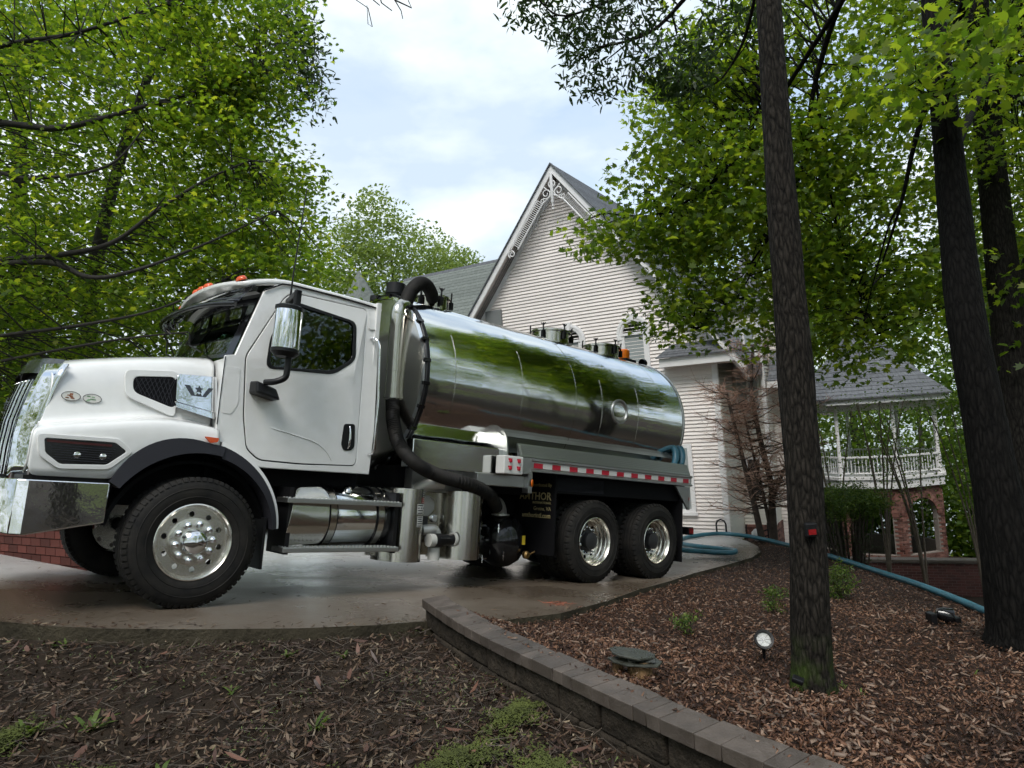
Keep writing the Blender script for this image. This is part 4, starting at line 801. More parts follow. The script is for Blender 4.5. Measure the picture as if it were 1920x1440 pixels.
def hl(s, y, z): return (s, y, z - HB)
AP, SL, OV = -4.31, 1.255, .45                 # apex position, roof slope, overhang
def rz_(s): return 9.14 - SL * abs(s - AP)     # top of rake
def bx(b, s0, s1, y0, y1, z0, z1): return b.box(s0, s1, y0, y1, z0 - HB, z1 - HB)
P = [(-8.62, -2.3), (0, -2.3), (0, rz_(0) - .34), (AP, 9.14 - .34), (-8.62, rz_(-8.62) - .34)]
B().plate(P, [], lambda s, z, d: hl(s, d, z), .03, .2).build('gable_wall', m_side, H)
CE = .1005; k = 0; z = -1.95
while z < 8.6:
    zt = z + CE; e = (9.14 - .36 - zt) / SL
    s0, s1 = max(-8.62, AP - e), min(-.15, AP + e)
    if s1 - s0 > .1:
        p = [(s0, -.006, z), (s1, -.006, z), (s1, .03, z), (s0, .03, z), (s0, .016, zt), (s1, .016, zt), (s1, .03, zt), (s0, .03, zt)]
        B().hexa([hl(a, c - .012 if i < 2 else c, d) for i, (a, c, d) in enumerate(p)]).build('clapboard', m_side, H)
    z = zt
bx(B(), -.15, .0, -.03, .03, -2.0, 3.2).build('corner_board', m_trim, H); bx(B(), -8.7, -8.5, -.03, .03, -2.0, 3.2).build('corner_board', m_trim, H)
# rake fascia, soffit, roof
for sg in (-1, 1):
    L = 5.15 if sg > 0 else 4.6; es = AP + sg * L
    f = lambda s0, s1, t0, t1, y0, y1: [hl(s, y, rz_(s) - t) for t in (t1, t0) for s, y in ((s0, y0), (s1, y0), (s1, y1), (s0, y1))]
    B().hexa(f(AP, es, .02, .28, -OV, -OV + .04)).build('rake_fascia', m_trim, H)
    B().hexa(f(AP, es, -.03, .02, -OV - .05, -OV + .1)).build('rake_drip_edge', m_shing, H)
    B().hexa(f(AP, es, .28, .30, -OV + .04, .03)).build('rake_soffit', m_soff, H)
    B().hexa(f(AP, es, .28, .50, -.02, .035)).build('rake_frieze', m_trim, H)
    for yy in np.arange(-OV + .12, 0, .11): B().hexa(f(AP + sg * .2, es, .301, .306, yy, yy + .006)).build('soffit_joint', m_trim, H)
    B().hexa(f(AP, es, -.01, .3, -OV + .1, 9)).build('roof_deck', m_shing, H)
    if sg > 0:
        cl = .16; n = int(L * math.hypot(1, SL) / cl)
        for k in range(n):
            sa, sb = AP + L * k / n, AP + L * (k + 1.15) / n
            q = [hl(sa, -OV, rz_(sa) + .012), hl(sb, -OV, rz_(sb) + .012), hl(sb, 9, rz_(sb) + .012), hl(sa, 9, rz_(sa) + .012), hl(sa, -OV, rz_(sa) + .016), hl(sb, -OV, rz_(sb) + .034), hl(sb, 9, rz_(sb) + .034), hl(sa, 9, rz_(sa) + .016)]
            B().hexa(q).build('shingle_course', m_shing, H)
    # bargeboard: rail, spindles, scrolls
    nx, nz = sg * SL / math.hypot(1, SL), 1 / math.hypot(1, SL)     # outward normal of the rake in s,z
    def rp(t, dn, y=-OV - .01):   # t metres along s from the apex, dn below the fascia bottom (perpendicular)
        s = AP + sg * t; zz = 9.14 - SL * t - .28; return Vector(hl(s - nx * dn, y, zz - nz * dn))
    bar = empty('bargeboard', (0, 0, 0)); bar.parent = H
    B().tube([rp(.55, .27), rp(1.52, .27)], .022, 6).build('spindle_rail', m_trim, bar); B().tube([rp(.55, .05), rp(1.6, .05)], .02, 6).build('spindle_rail', m_trim, bar)
    for k in range(26):
        t = .56 + k * .037; B().tube([rp(t, .03), rp(t, .27)], .0095, 5).build('spindle', m_trim, bar)
    def spiral(t0, d0, r, turns, flip, name, th=.024):
        q = []
        for a in np.linspace(0, turns * 2 * math.pi, 26): rr = r * (1 - .72 * a / (turns * 2 * math.pi)); q.append(rp(t0 + rr * math.cos(flip * a) * .6, d0 + rr * math.sin(flip * a)))
        B().tube(q, [th * (1 - .3 * i / 25) for i in range(26)], 6).build(name, m_trim, bar, smooth=60)
    spiral(.37, .20, .17, 1.4, 1, 'scroll'); spiral(.16, .22, .13, 1.3, -1, 'scroll', .02); spiral(1.66, .16, .13, 1.5, -1, 'scroll'); spiral(.52, .2, .08, 1.1, 1, 'scroll', .02)
    B().tube(spline([rp(.08, .45), rp(.3, .4), rp(.45, .33), rp(.56, .27)], 4), .02, 6).build('scroll', m_trim, bar)
B().lathe([(0, -.62), (.02, -.6), (.035, -.57), (.02, -.54), (.03, -.5), (.05, -.46), (.05, .2), (.04, .42), (0, .45)], hl(AP, -OV - .03, 8.42), (0, 0, 1), 14).build('gable_pendant', m_trim, H, smooth=40)
B().lathe([(0, 0), (.03, .02), (.035, .05), (.02, .08)], hl(AP, -OV - .03, 7.72), (0, 0, 1), 10).build('pendant_ball', m_trim, H, smooth=40)
# arched windows
def archwin(sc_, zs, hw_, zb):
    arch = lambda r, n=18: [(sc_ + r * math.cos(a), zs + r * math.sin(a)) for a in np.linspace(0, math.pi, n)]
    f = lambda s, z, d: hl(s, -d, z)
    w_ = B().plate([(sc_ + .44, zs), *arch(.44)[1:-1], (sc_ - .44, zs), (sc_ - .44, zb), (sc_ + .44, zb)], [[(sc_ + hw_, zb + .08), *arch(hw_), (sc_ - hw_, zb + .08)]], f, -.02, .045).build('arched_window', m_trim, H)
    for r0, r1, d in ((.42, .47, .075), (.35, .42, .06), (.47, .51, .055)):
        o = arch(r1); i_ = arch(r0)[::-1]; B().plate([(sc_ + r1, zs - .16)] + o + [(sc_ - r1, zs - .16), (sc_ - r0, zs - .16)] + i_ + [(sc_ + r0, zs - .16)], [], f, .0, d).build('arch_moulding', m_trim, w_)
    B().plate([(sc_ - .055, zs + .33), (sc_ + .055, zs + .33), (sc_ + .085, zs + .56), (sc_ - .085, zs + .56)], [], f, 0, .1).build('keystone', m_trim, w_)
    B().plate([(sc_ + hw_, zs + .0), *arch(hw_)[1:-1], (sc_ - hw_, zs + .0)], [], f, .0, .012).build('fanlight_glass', m_gbk, w_)
    bx(B(), sc_ - hw_ - .04, sc_ + hw_ + .04, -.07, -.02, zs - .05, zs + .02).build('transom', m_trim, w_)
    bx(B(), sc_ - hw_, sc_ + hw_, -.014, -.008, zb + .08, zs - .05).build('window_shade', m_shade, w_)
    for sg in (-1, 1): bx(B(), sc_ + sg * (hw_ - .02) - .03, sc_ + sg * (hw_ - .02) + .03, -.05, -.015, zb, zs).build('sash_stile', m_trim, w_)
for s_ in (-2.27, AP + .02, -6.33): archwin(s_, 3.82, .33, 1.4)
# ground floor window behind the truck
W = bx(B(), -2.1, -.86, -.06, .03, -1.24, .62).build('ground_floor_window', m_trim, H); bx(B(), -2.0, -.98, -.066, -.061, -1.12, .52).build('window_pane', m_shade, W); bx(B(), -2.0, -.98, -.072, -.066, -.32, -.28).build('meeting_rail', m_trim, W); bx(B(), -2.14, -.82, -.1, -.05, -1.3, -1.22).build('window_sill', m_trim, W)
for s0, s1 in ((-7.22, -6.98), (-6.98, -6.62)): bx(B(), s0, s1, -.09 if s0 > -7 else -.07, .0, 3.5, 5.12).build('shutter', m_shut, H)
# cornice return at the right eave
b = B(); b.hexa([hl(*q) for q in ((-1.45, -.42, 2.74), (.62, -.42, 2.74), (.62, .02, 2.74), (-1.45, .02, 2.74), (-1.45, -.42, 2.98), (.62, -.42, 2.98), (.62, .02, 2.98), (-1.45, .02, 2.98))]); b.build('cornice_return', m_trim, H)
bx(B(), -1.35, .55, -.37, .0, 2.72, 2.742).build('return_soffit', m_soff, H)
for k in range(5):
    t0, t1 = k / 5, (k + 1.12) / 5; a = lambda t: (-1.52 + .34 * t, -.5 + .45 * t, 2.99 + .36 * t)
    (s0, y0, z0), (s1, y1, z1) = a(t0), a(t1)
    B().hexa([hl(*q) for q in ((s0, y0, z0 - .01), (.66, y0, z0 - .01), (.66, y1, z1 - .01), (s1, y1, z1 - .01), (s0, y0, z0 + .02), (.66, y0, z0 + .02), (.66, y1, z1 + .004), (s1, y1, z1 + .004))]).build('shingle_course', m_shing, H)
# side wall, stepped tower and wings to the right
def sided(s0, s1, y0, y1, z0, z1, mat, name='clapboard'):     # vertical siding face between two plan points, boards one by one
    d = Vector((s1 - s0, y1 - y0, 0)); n = Vector((d.y, -d.x, 0)).normalized(); z = z0
    while z < z1:
        zt = min(z + CE, z1); q = []
        for zz, o in ((z, .028), (zt, .006)):
            q += [hl(s0 + n.x * o, y0 + n.y * o, zz), hl(s1 + n.x * o, y1 + n.y * o, zz), hl(s1 - n.x * .02, y1 - n.y * .02, zz), hl(s0 - n.x * .02, y0 - n.y * .02, zz)]
        B().hexa(q).build(name, mat, H); z = zt
def cornerb(s, y, z0, z1, w_=.07): bx(B(), s - w_, s + w_, y - w_, y + w_, z0, z1).build('corner_board', m_trim, H)
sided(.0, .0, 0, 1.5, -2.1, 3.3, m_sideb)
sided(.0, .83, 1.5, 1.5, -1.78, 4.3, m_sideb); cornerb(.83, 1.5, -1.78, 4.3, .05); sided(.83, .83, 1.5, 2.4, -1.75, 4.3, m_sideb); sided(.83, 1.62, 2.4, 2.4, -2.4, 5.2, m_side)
bx(B(), -.05, .8, 1.55, 4.2, -2.4, 4.28).build('tower_core', m_room, H); bx(B(), .8, 1.6, 2.45, 5, -2.8, 5.2).build('wing_wall', m_side, H)
W = bx(B(), .18, .62, 1.44, 1.5, -1.0, .12).build('tower_window', m_trim, H); bx(B(), .24, .56, 1.425, 1.44, -.92, .05).build('window_pane', m_gbk, W)
for zz in (1.3, 2.7):
    W = bx(B(), .1, .72, 1.43, 1.5, zz, zz + 1.15).build('tower_window', m_trim, H)
    for s0 in (.14, .44): bx(B(), s0, s0 + .24, 1.418, 1.43, zz + .07, zz + 1.08).build('window_pane', m_shade, W)
bk = []
for face in (((.02, 1.47), (.86, 1.47)), ((.86, 1.47), (.86, 2.4))):
    (s0, y0), (s1, y1) = face; d = Vector((s1 - s0, y1 - y0, 0)); Ln = d.length; d.normalize(); n = Vector((d.y, -d.x, 0)); b = B(); row = 0; z = -2.5
    while z < -1.8:
        t = -(row % 2) * .105
        while t < Ln:
            a, c = max(0, t), min(Ln, t + .2)
            if c - a > .03:
                q = [];
                for zz in (z, z + .065):
                    for tt, o in ((a, .02), (c, .02), (c, -.02), (a, -.02)): q.append(hl(s0 + d.x * tt + n.x * o, y0 + d.y * tt + n.y * o, zz))
                b.hexa(q)
            t += .21
        z += .075; row += 1
    b.build('brick_plinth', m_brickw, H, kind='stuff')
B().add([hl(*q) for q in ((-.15, 1.3, 4.3), (1.0, 1.3, 4.3), (1.0, 4.4, 4.3), (-.15, 4.4, 4.3), (.4, 2.8, 6.4))], [(0, 1, 4), (1, 2, 4), (2, 3, 4), (3, 0, 4), (3, 2, 1, 0)]).build('tower_roof', m_shing, H)
for k in range(6):
    t0, t1 = k / 6, (k + 1.1) / 6; (ya, za), (yb, zb) = ((1.6 + .8 * t0, 2.2 + .7 * t0 * t0 + .2 * t0), (1.6 + .8 * t1, 2.2 + .7 * t1 * t1 + .2 * t1)); B().hexa([hl(*q) for q in ((.9, ya, za - .02), (1.7, ya, za - .02), (1.7, yb, zb - .02), (.9, yb, zb - .02), (.9, ya, za + .02), (1.7, ya, za + .02), (1.7, yb, zb), (.9, yb, zb))]).build('shingle_course', m_shing, H)
bx(B(), .9, 1.7, 1.6, 1.66, 2.0, 2.2).build('porch_fascia', m_trim, H)
# left wing roof and spire
n = 26
for k in range(n):
    t0, t1 = k / n, (k + 1.15) / n; a = lambda t: (6 - 5.2 * t, 8.36 - 4.4 * t); (ya, za), (yb, zb) = a(t0), a(t1)
    B().hexa([hl(*q) for q in ((-15.5, yb, zb), (-6.5, yb, zb), (-6.5, ya, za), (-15.5, ya, za), (-15.5, yb, zb + .03), (-6.5, yb, zb + .03), (-6.5, ya, za + .012), (-15.5, ya, za + .012))]).build('shingle_course', m_shingg, H)
B().hexa([hl(*q) for q in ((-15.5, 5.9, 8.3), (-6.5, 5.9, 8.3), (-6.5, 6.1, 8.3), (-15.5, 6.1, 8.3), (-15.5, 5.95, 8.43), (-6.5, 5.95, 8.43), (-6.5, 6.05, 8.43), (-15.5, 6.05, 8.43))]).build('ridge_cap', m_shing, H)
B().hexa([hl(*q) for q in ((-15.4, 1.0, -2), (-8.6, 1.0, -2), (-8.6, 11, -2), (-15.4, 11, -2), (-15.4, 1.0, 3.9), (-8.6, 1.0, 3.9), (-8.6, 6.2, 8.2), (-15.4, 6.2, 8.2))]).build('left_wing_wall', m_side, H)
b = B(); n = 9
for k in range(n): b.lathe([(1.35 * (1 - k / n) + .03, k * .27), (1.35 * (1 - (k + 1.05) / n) + .05, k * .27 + .28)], hl(-18.35, 6, 6.85), (0, 0, 1), 8)
b.lathe([(.05, 2.4), (.02, 2.6), (0, 2.62)], hl(-18.35, 6, 6.85), (0, 0, 1), 8); b.build('turret_spire', m_shingg, H); B().lathe([(1.2, -8.5), (1.2, .05)], hl(-18.35, 6, 6.85), (0, 0, 1), 8).build('turret_wall', m_side, H)
B().box(-18.4, -15.3, 5.2, 9, 0, 6.5).build('left_wing_wall', m_side, H)
# ================================================================== gazebo
GC = Vector((13.802, 27.0, -4.9)); GR = 2.4; GA = R(37)
G = empty('gazebo', GC, 'white octagonal gazebo with grey shingled roof on arched brick base', 'gazebo')
gl = lambda x, y, z: (x, y, z + 4.9); gv = lambda k, r: (r * math.cos(GA + k * math.pi / 4), r * math.sin(GA + k * math.pi / 4))
for k in range(8):
    (x0, y0), (x1, y1) = gv(k, GR), gv(k + 1, GR); d = Vector((x1 - x0, y1 - y0, 0)); Ln = d.length; d.normalize(); nn = Vector((d.y, -d.x, 0)); ctr = Vector((x0, y0, 0))
    vis_ = (nn.x * GC.x + nn.y * GC.y) < .6 * 30 * .5
    B().tube([gl(x0, y0, -1.3), gl(x0, y0, -.55)], .085, 8).build('post_base', m_trim, G); B().tube([gl(x0, y0, -.55), gl(x0, y0, 1.2)], .065, 8).build('post', m_trim, G); bxx = B().lathe([(.065, 0), (.1, .04), (.1, .1), (.06, .12)], gl(x0, y0, 1.1), (0, 0, 1), 8).build('post_capital', m_trim, G)
    seg = lambda r0, r1, za, zb, o=0: [(*gv(k, r0), za + 4.9), (*gv(k + 1, r0), za + 4.9), (*gv(k + 1, r1), za + 4.9), (*gv(k, r1), za + 4.9), (*gv(k, r0), zb + 4.9), (*gv(k + 1, r0), zb + 4.9), (*gv(k + 1, r1), zb + 4.9), (*gv(k, r1), zb + 4.9)]
    B().hexa(seg(GR + .06, GR - .06, -.62, -.56)).build('top_rail', m_trim, G); B().hexa(seg(GR + .04, GR - .04, -1.2, -1.15)).build('bottom_rail', m_trim, G)
    for q in range(1, 15):
        p = ctr + d * (Ln * q / 15); B().box(p.x - .012, p.x + .012, p.y - .012, p.y + .012, -1.16 + 4.9, -.6 + 4.9).build('baluster', m_trim, G)
    B().hexa(seg(GR + .2, GR - .1, -1.4, -1.3)).build('deck_edge', m_trim, G); B().hexa(seg(GR + .14, GR - .1, -1.72, -1.4)).build('deck_skirt', m_trim, G)
    B().hexa(seg(GR + .55, GR + .5, 1.35, 1.56)).build('fascia', m_trim, G); B().hexa(seg(GR + .5, GR - .1, 1.36, 1.38)).build('soffit', m_soff, G); B().hexa(seg(GR + .05, GR - .08, 1.1, 1.36)).build('header_beam', m_trim, G)
    n = 18
    for q in range(n):
        def pr(t): return (GR + .62) * (1 - t) + .05, 1.56 + 3.1 * t * (.72 + .28 * t)
        (ra, za), (rb, zb) = pr(q / n), pr(min(1, (q + 1.12) / n)); (p0, p1), (p2, p3) = (gv(k, ra), gv(k + 1, ra)), (gv(k + 1, rb), gv(k, rb))
        B().hexa([(*p0, za + 4.88), (*p1, za + 4.88), (*p2, zb + 4.88), (*p3, zb + 4.88), (*p0, za + 4.93), (*p1, za + 4.93), (*p2, zb + 4.905), (*p3, zb + 4.905)]).build('shingle_course', m_shing, G)
    # arched brick base
    aw, az = .62, -2.75; hole = [(Ln / 2 - aw, -4.1), (Ln / 2 + aw, -4.1)] + [(Ln / 2 + aw * math.cos(a), az + aw * math.sin(a)) for a in np.linspace(0, math.pi, 13)]
    fb = lambda t, z, dd: tuple(ctr + d * t + nn * dd + Vector((0, 0, z + 4.9)))
    bw = B().plate([(0, -4.9), (Ln, -4.9), (Ln, -1.72), (0, -1.72)], [hole], fb, -.2, -.01).build('brick_wall', m_mortar, G); b = B(); row = 0; z = -4.88
    while z < -1.8:
        t = -(row % 2) * .105
        while t < Ln:
            a, c = max(0, t), min(Ln, t + .2)
            if c - a > .05 and not any(inpoly(u, v, hole) for u in (a + .01, (a + c) / 2, c - .01) for v in (z + .005, z + .06)): b.hexa([fb(a, z, -.02), fb(c, z, -.02), fb(c, z, .012), fb(a, z, .012), fb(a, z + .066, -.02), fb(c, z + .066, -.02), fb(c, z + .066, .012), fb(a, z + .066, .012)])
            t += .21
        z += .0765; row += 1
    for q in range(16):
        a0, a1 = math.pi * q / 16 + .015, math.pi * (q + 1) / 16 - .015; pt = lambda a, r: (Ln / 2 + r * math.cos(a), az + r * math.sin(a))
        q4 = [pt(a0, aw), pt(a1, aw), pt(a1, aw + .2), pt(a0, aw + .2)]; b.hexa([fb(*p, -.02) for p in q4] + [fb(*p, .022) for p in q4])
    b.build('brickwork', m_brickw, bw, kind='stuff')
B().add([(*gv(k, GR), 3.5) for k in range(8)], [tuple(range(8))]).build('deck', m_trim, G)
# ================================================================== brick walls
def brickwall(root, P0, dirv, L, z0, z1, bw=.2, bh=.065, mj=.01, single=True, depth=.2, coping=None, mat=None):
    d = Vector((*dirv, 0)).normalized(); n = Vector((d.y, -d.x, 0)); P0 = Vector((P0[0], P0[1], 0)); o3 = root.location
    f = lambda t, z, dd: tuple(P0 + d * t + n * dd + Vector((0, 0, z)) - o3)
    hx = lambda t0, t1, d0, d1, a, c: [f(t0, a, d0), f(t1, a, d0), f(t1, a, d1), f(t0, a, d1), f(t0, c, d0), f(t1, c, d0), f(t1, c, d1), f(t0, c, d1)]
    B().hexa(hx(0, L, -depth, -.006, z0, z1)).build('mortar_core', m_mortar, root)
    me = B().box(0, bw, -.03, .006, 0, bh); me = mesh('brick', me.v, me.f); me.materials.append(m_brick); b = B(); row = 0; z = z0; ang = math.atan2(d.y, d.x)
    while z + bh <= z1 + .001:
        t = (row % 2) * (bw + mj) / 2
        while t + bw < L:
            if single:
                o = put('brick', me, None, root, f(t, z, 0)); o.rotation_euler = (0, 0, ang)
            else: b.hexa(hx(t, t + bw, -.03, .006, z, z + bh))
            t += bw + mj
        z += bh + mj; row += 1
    if not single: b.build('brickwork', mat or m_brickw, root, kind='stuff')
    if coping: B().hexa(hx(-.05, L + .05, -depth - .06, .06, z1, z1 + coping)).build('coping', m_cap, root)
dd = (math.cos(HA), math.sin(HA)); pA = (-8.2 + .0, 9.55)
bwl = empty('brick_garden_wall', (-6.5, 8.5, .0), 'red brick wall behind the front bumper at the left edge', 'wall'); brickwall(bwl, (-7.1, 8.95), dd, 3.0, .2, 1.05, .21, .082, .012, True)
m_brickd = PM('brick_dark', (.085, .03, .026), .8, island=.35)
lw = empty('low_brick_wall', (11, 19.6, -4.4), 'long low dark red brick wall below the gazebo', 'wall'); brickwall(lw, (8.3, 20.6), (.93, -.37), 8.5, -5.2, -3.12, .2, .065, .011, False, .25, .07, m_brickd)
# ================================================================== hoses
m_hose = PM('teal_hose', (.024, .115, .155), .42, bump=.35, bs=6, dist=.004, var=.25, vs=4)
def gz(x, y): return float(Hm(x, y)) if inpoly(x, y, MB) else float(Dz(x, y))
hp = [(2.05, 12.0, -.25), (2.35, 12.3, -.55), (2.8, 12.7, -.95), (3.35, 13.1, -1.12), (3.85, 13.0, -1.16), (4.02, 13.25, -1.18), (3.9, 13.7, -1.22), (3.5, 14.3, -1.24), (3.4, 15.2, -1.32), (3.9, 16.3, -1.42), (4.71, 16.75, -1.47), (5.31, 16.3, -1.5)]
hp += [(x - .1, y, gz(x - .1, y) + .06) for x, y, z in crest[2:]] + [(5.5, 7.0, gz(5.5, 7.0) + .04)]
hs = B().tube(spline(hp, 10), .047, 14).build('suction_hose', m_hose, smooth=60); tag(hs, 'long teal suction hose snaking from the truck along the mulch crest', 'hose')
m_hoseb = PM('blue_hose', (.04, .14, .2), .4, bump=.3, bs=6, dist=.004)
TM = T.matrix_basis.copy(); TMw = Matrix.Translation(TT) @ T.rotation_euler.to_matrix().to_4x4()
for i, (xo, rr, lb) in enumerate(((6.95, .17, 'outer coil of blue hose stowed at the rear of the hose tray'), (6.78, .15, 'inner coil of blue hose stowed at the rear of the hose tray'))):
    q = [TMw @ Vector((xo + .06 * math.sin(a) + .1, .26 + .14 * math.cos(a), 1.72 + (rr + .05) * math.sin(a))) for a in np.linspace(-math.pi * .5, math.pi * 1.4, 30)]
    tag(B().tube(q, .05, 12).build('stowed_hose', m_hoseb, smooth=60), lb, 'hose', 'stowed hoses on the truck')
# ================================================================== garden lights, stump, small things
m_lens = PM('lamp_lens', (.75, .76, .74), .15, .3)
def spotlight(p, d, label, sc_=1.0):
    s = empty('garden_spotlight', p, label, 'light', 'garden spotlights'); d = Vector(d).normalized(); c = Vector((0, 0, .14 * sc_)) 
    B().tube([(0, 0, -.06), (0, 0, .1 * sc_)], [.008, .014], 8).build('stake', m_black, s)
    h = B().lathe([(0, -.07), (.035, -.065), (.05, -.03), (.062, .03), (.066, .035), (.066, .05), (.05, .048), (.045, .02)], c, d, 24).build('lamp_housing', m_black, s, smooth=35); B().lathe([(0, .028), (.05, .03)], c, d, 24).build('lens', m_lens, h); b = B()
    for k in range(8): a = k * math.pi / 4; b.tube([c + d * .031, c + d * .034 + (d.orthogonal().normalized() * math.cos(a) + d.cross(d.orthogonal()).normalized() * math.sin(a)) * .045], .002, 4)
    b.build('reflector_rib', m_trim, h)
spotlight((1.63, 4.9, gz(1.63, 4.9) + .0), (-.1, -.85, .5), 'round black garden spotlight with pale lens beside the slender trunk')
s = empty('toppled_spotlight', (3.81, 6.4, gz(3.81, 6.4)), 'black garden spotlight lying face down near the big dark trunk', 'light', 'garden spotlights')
b = B().lathe([(0, -.08), (.04, -.075), (.06, -.03), (.075, .04), (.07, .05), (0, .04)], (0, 0, .07), (.8, -.2, -.25), 20); b.build('lamp_housing', m_gbk, s, smooth=35); B().box(-.16, -.1, -.05, .05, 0, .1).build('lamp_bracket', m_black, s, bev=.01); B().tube([(-.13, 0, .06), (0, 0, .09)], .012, 6).build('lamp_stem', m_black, s); B().box(.06, .12, -.04, .05, 0, .05).build('lamp_bracket', m_black, s, bev=.01)
m_slate = PM('slate', (.042, .044, .036), .4, var=.35, vs=14, bump=.6, bs=30, dist=.006, rvar=.2); m_log = PM('cut_log', (.22, .13, .06), .8, var=.5, vs=6, vscale=(12, 12, 1), bump=.8, bs=30, bscale=(4, 4, .3), dist=.01)
sx, sy = .60, 4.0; sz = gz(sx, sy); S = empty('slate_topped_stump', (sx, sy, sz), 'small log stump capped by two flat grey slates in the mulch', 'stump')
def blob(rx, ry, n, j): return [(rx * math.cos(a) * (1 + random.uniform(-j, j)), ry * math.sin(a) * (1 + random.uniform(-j, j))) for a in np.linspace(0, 2 * math.pi, n, endpoint=False)]
B().lathe([(.075, -.05), (.07, .03), (.066, .09), (0, .09)], (.02, 0, 0), (0, 0, 1), 14).build('log', m_log, S, smooth=30); B().lathe([(.03, -.05), (.032, .085), (0, .085)], (-.1, .03, 0), (0, 0, 1), 8).build('log', m_log, S)
B().plate(blob(.15, .10, 9, .2), [], lambda x, y, d: (x + .01, y - .01, .078 + d - .12 * x), 0, .012).build('slate', m_slate, S, bev=.003); B().plate(blob(.145, .10, 9, .2), [], lambda x, y, d: (x - .02, y + .02, .118 + d - .16 * x), 0, .012).build('slate', m_slate, S, bev=.003); B().hexa([(-.05, -.06, .1), (.1, -.06, .09), (.1, .1, .09), (-.05, .1, .1), (-.05, -.04, .12), (.1, -.04, .105), (.1, .08, .105), (-.05, .08, .12)]).build('slate_spacer', m_slate, S)
hk = B().tube([(-.12, 0, 0), (-.12, 0, .28), (-.09, 0, .36), (0, 0, .4), (.09, 0, .36), (.12, 0, .28), (.12, 0, 0)], .022, 8).build('hose_hoop', m_black, smooth=50); hk.location = (5.03, 17.55, gz(5.0, 16.5) - .12); hk.rotation_euler = (0, 0, HA); tag(hk, 'small black metal hoop standing at the house corner', 'hoop')
sr = empty('stair_rail', (5.45, 16.9, gz(5.4, 16.6) - .1), 'black metal handrail low at the house corner behind the dead tree', 'railing', rz=HA)
for a, c in (((0, 0, .12), (.5, 0, .34)), ((0, 0, .0), (.5, 0, .2)), ((0, 0, 0), (0, 0, .45)), ((.5, 0, 0), (.5, 0, .5)), ((.25, 0, 0), (.25, 0, .3))): B().tube([a, c], .02, 6).build('rail_bar', m_black, sr)
pl = B().lathe([(0, 0), (.1, .02), (.13, .1), (.11, .2), (.05, .26), (0, .27)], (5.62, 16.6, gz(5.4, 16.4) + .02), (-.3, -.3, .9), 14).build('pale_garden_rock', m_trim, smooth=50); tag(pl, 'pale rounded rock at the foot of the dead tree', 'rock')
# ================================================================== vegetation
def at(px, py, Y):
    r = _f + _r * ((px - 960) / FPX) - _u * ((py - 720) / FPX); t = Y / r.y; return Vector((r.x * t, Y, 1.55 + r.z * t))
MAPLE = np.array([(0, 1, -.12), (-.19, .52, 0), (-.66, .74, -.12), (-.48, .28, 0), (-.84, .02, -.15), (-.2, -.26, 0), (.2, -.26, 0), (.84, .02, -.15), (.48, .28, 0), (.66, .74, -.12), (.19, .52, 0)])
MAPLEF = np.array([(0, 1, 2, 3, 4, 5, 6, 7, 8, 9, 10)])
NARROW = np.array([(0, -.2, 0), (.2, .25, .05), (.14, .8, 0), (0, 1.15, -.12), (-.14, .8, 0), (-.2, .25, .05)]); NARROWF = np.array([(0, 1, 4, 5), (1, 2, 3, 4)])
OVAL = np.array([(0, -.5, 0), (.34, 0, .08), (0, .55, -.1), (-.34, 0, .08)]); OVALF = np.array([(0, 1, 2, 3)])
def leafcloud(C, per, spread, size, tm, tf, tilt=.55, flat=.35, droop=.15):
    n = len(C) * per; c = np.repeat(np.asarray(C), per, 0); g = RG.normal(0, 1, (n, 3)); g /= np.maximum(1, np.linalg.norm(g, axis=1, keepdims=True) / 1.7)
    r = np.hypot(g[:, 0], g[:, 1]); P = c + g * np.array([spread, spread, spread * flat]); P[:, 2] -= droop * r * spread
    M_ = rotmats(n, tilt); S = RG.uniform(size * .65, size * 1.15, n)
    V = np.einsum('nij,kj->nki', M_, tm) * S[:, None, None] + P[:, None]
    F = (tf[None] + (np.arange(n) * len(tm))[:, None, None]).reshape(-1, tf.shape[1]); return V.reshape(-1, 3), F
def ellpts(n, c, r, shell=.55):
    d = RG.normal(0, 1, (n, 3)); d /= np.linalg.norm(d, axis=1, keepdims=True); q = RG.uniform(shell ** 3, 1, n) ** (1 / 3); return np.array(c) + d * q[:, None] * np.array(r)
def barktube(path, rad, n=18, rough=.06, ridge=9):
    P = spline(path, 10); m = len(P); rr = np.interp(np.linspace(0, 1, m), np.linspace(0, 1, len(rad)), rad); b = B().tube(P, list(rr), n); v = []
    for i, p in enumerate(b.v[:m * n]):
        c = P[i // n]; q = Vector(p) - c; k = 1 + rough * mnoise.noise(Vector((q.x * 60 * .15 / max(.05, rr[i // n]) , q.y * 9 / max(.05, rr[i // n]) * .15 * 6, c.z * 3))); v.append(tuple(c + q * k))
    b.v = v + b.v[m * n:]; return b
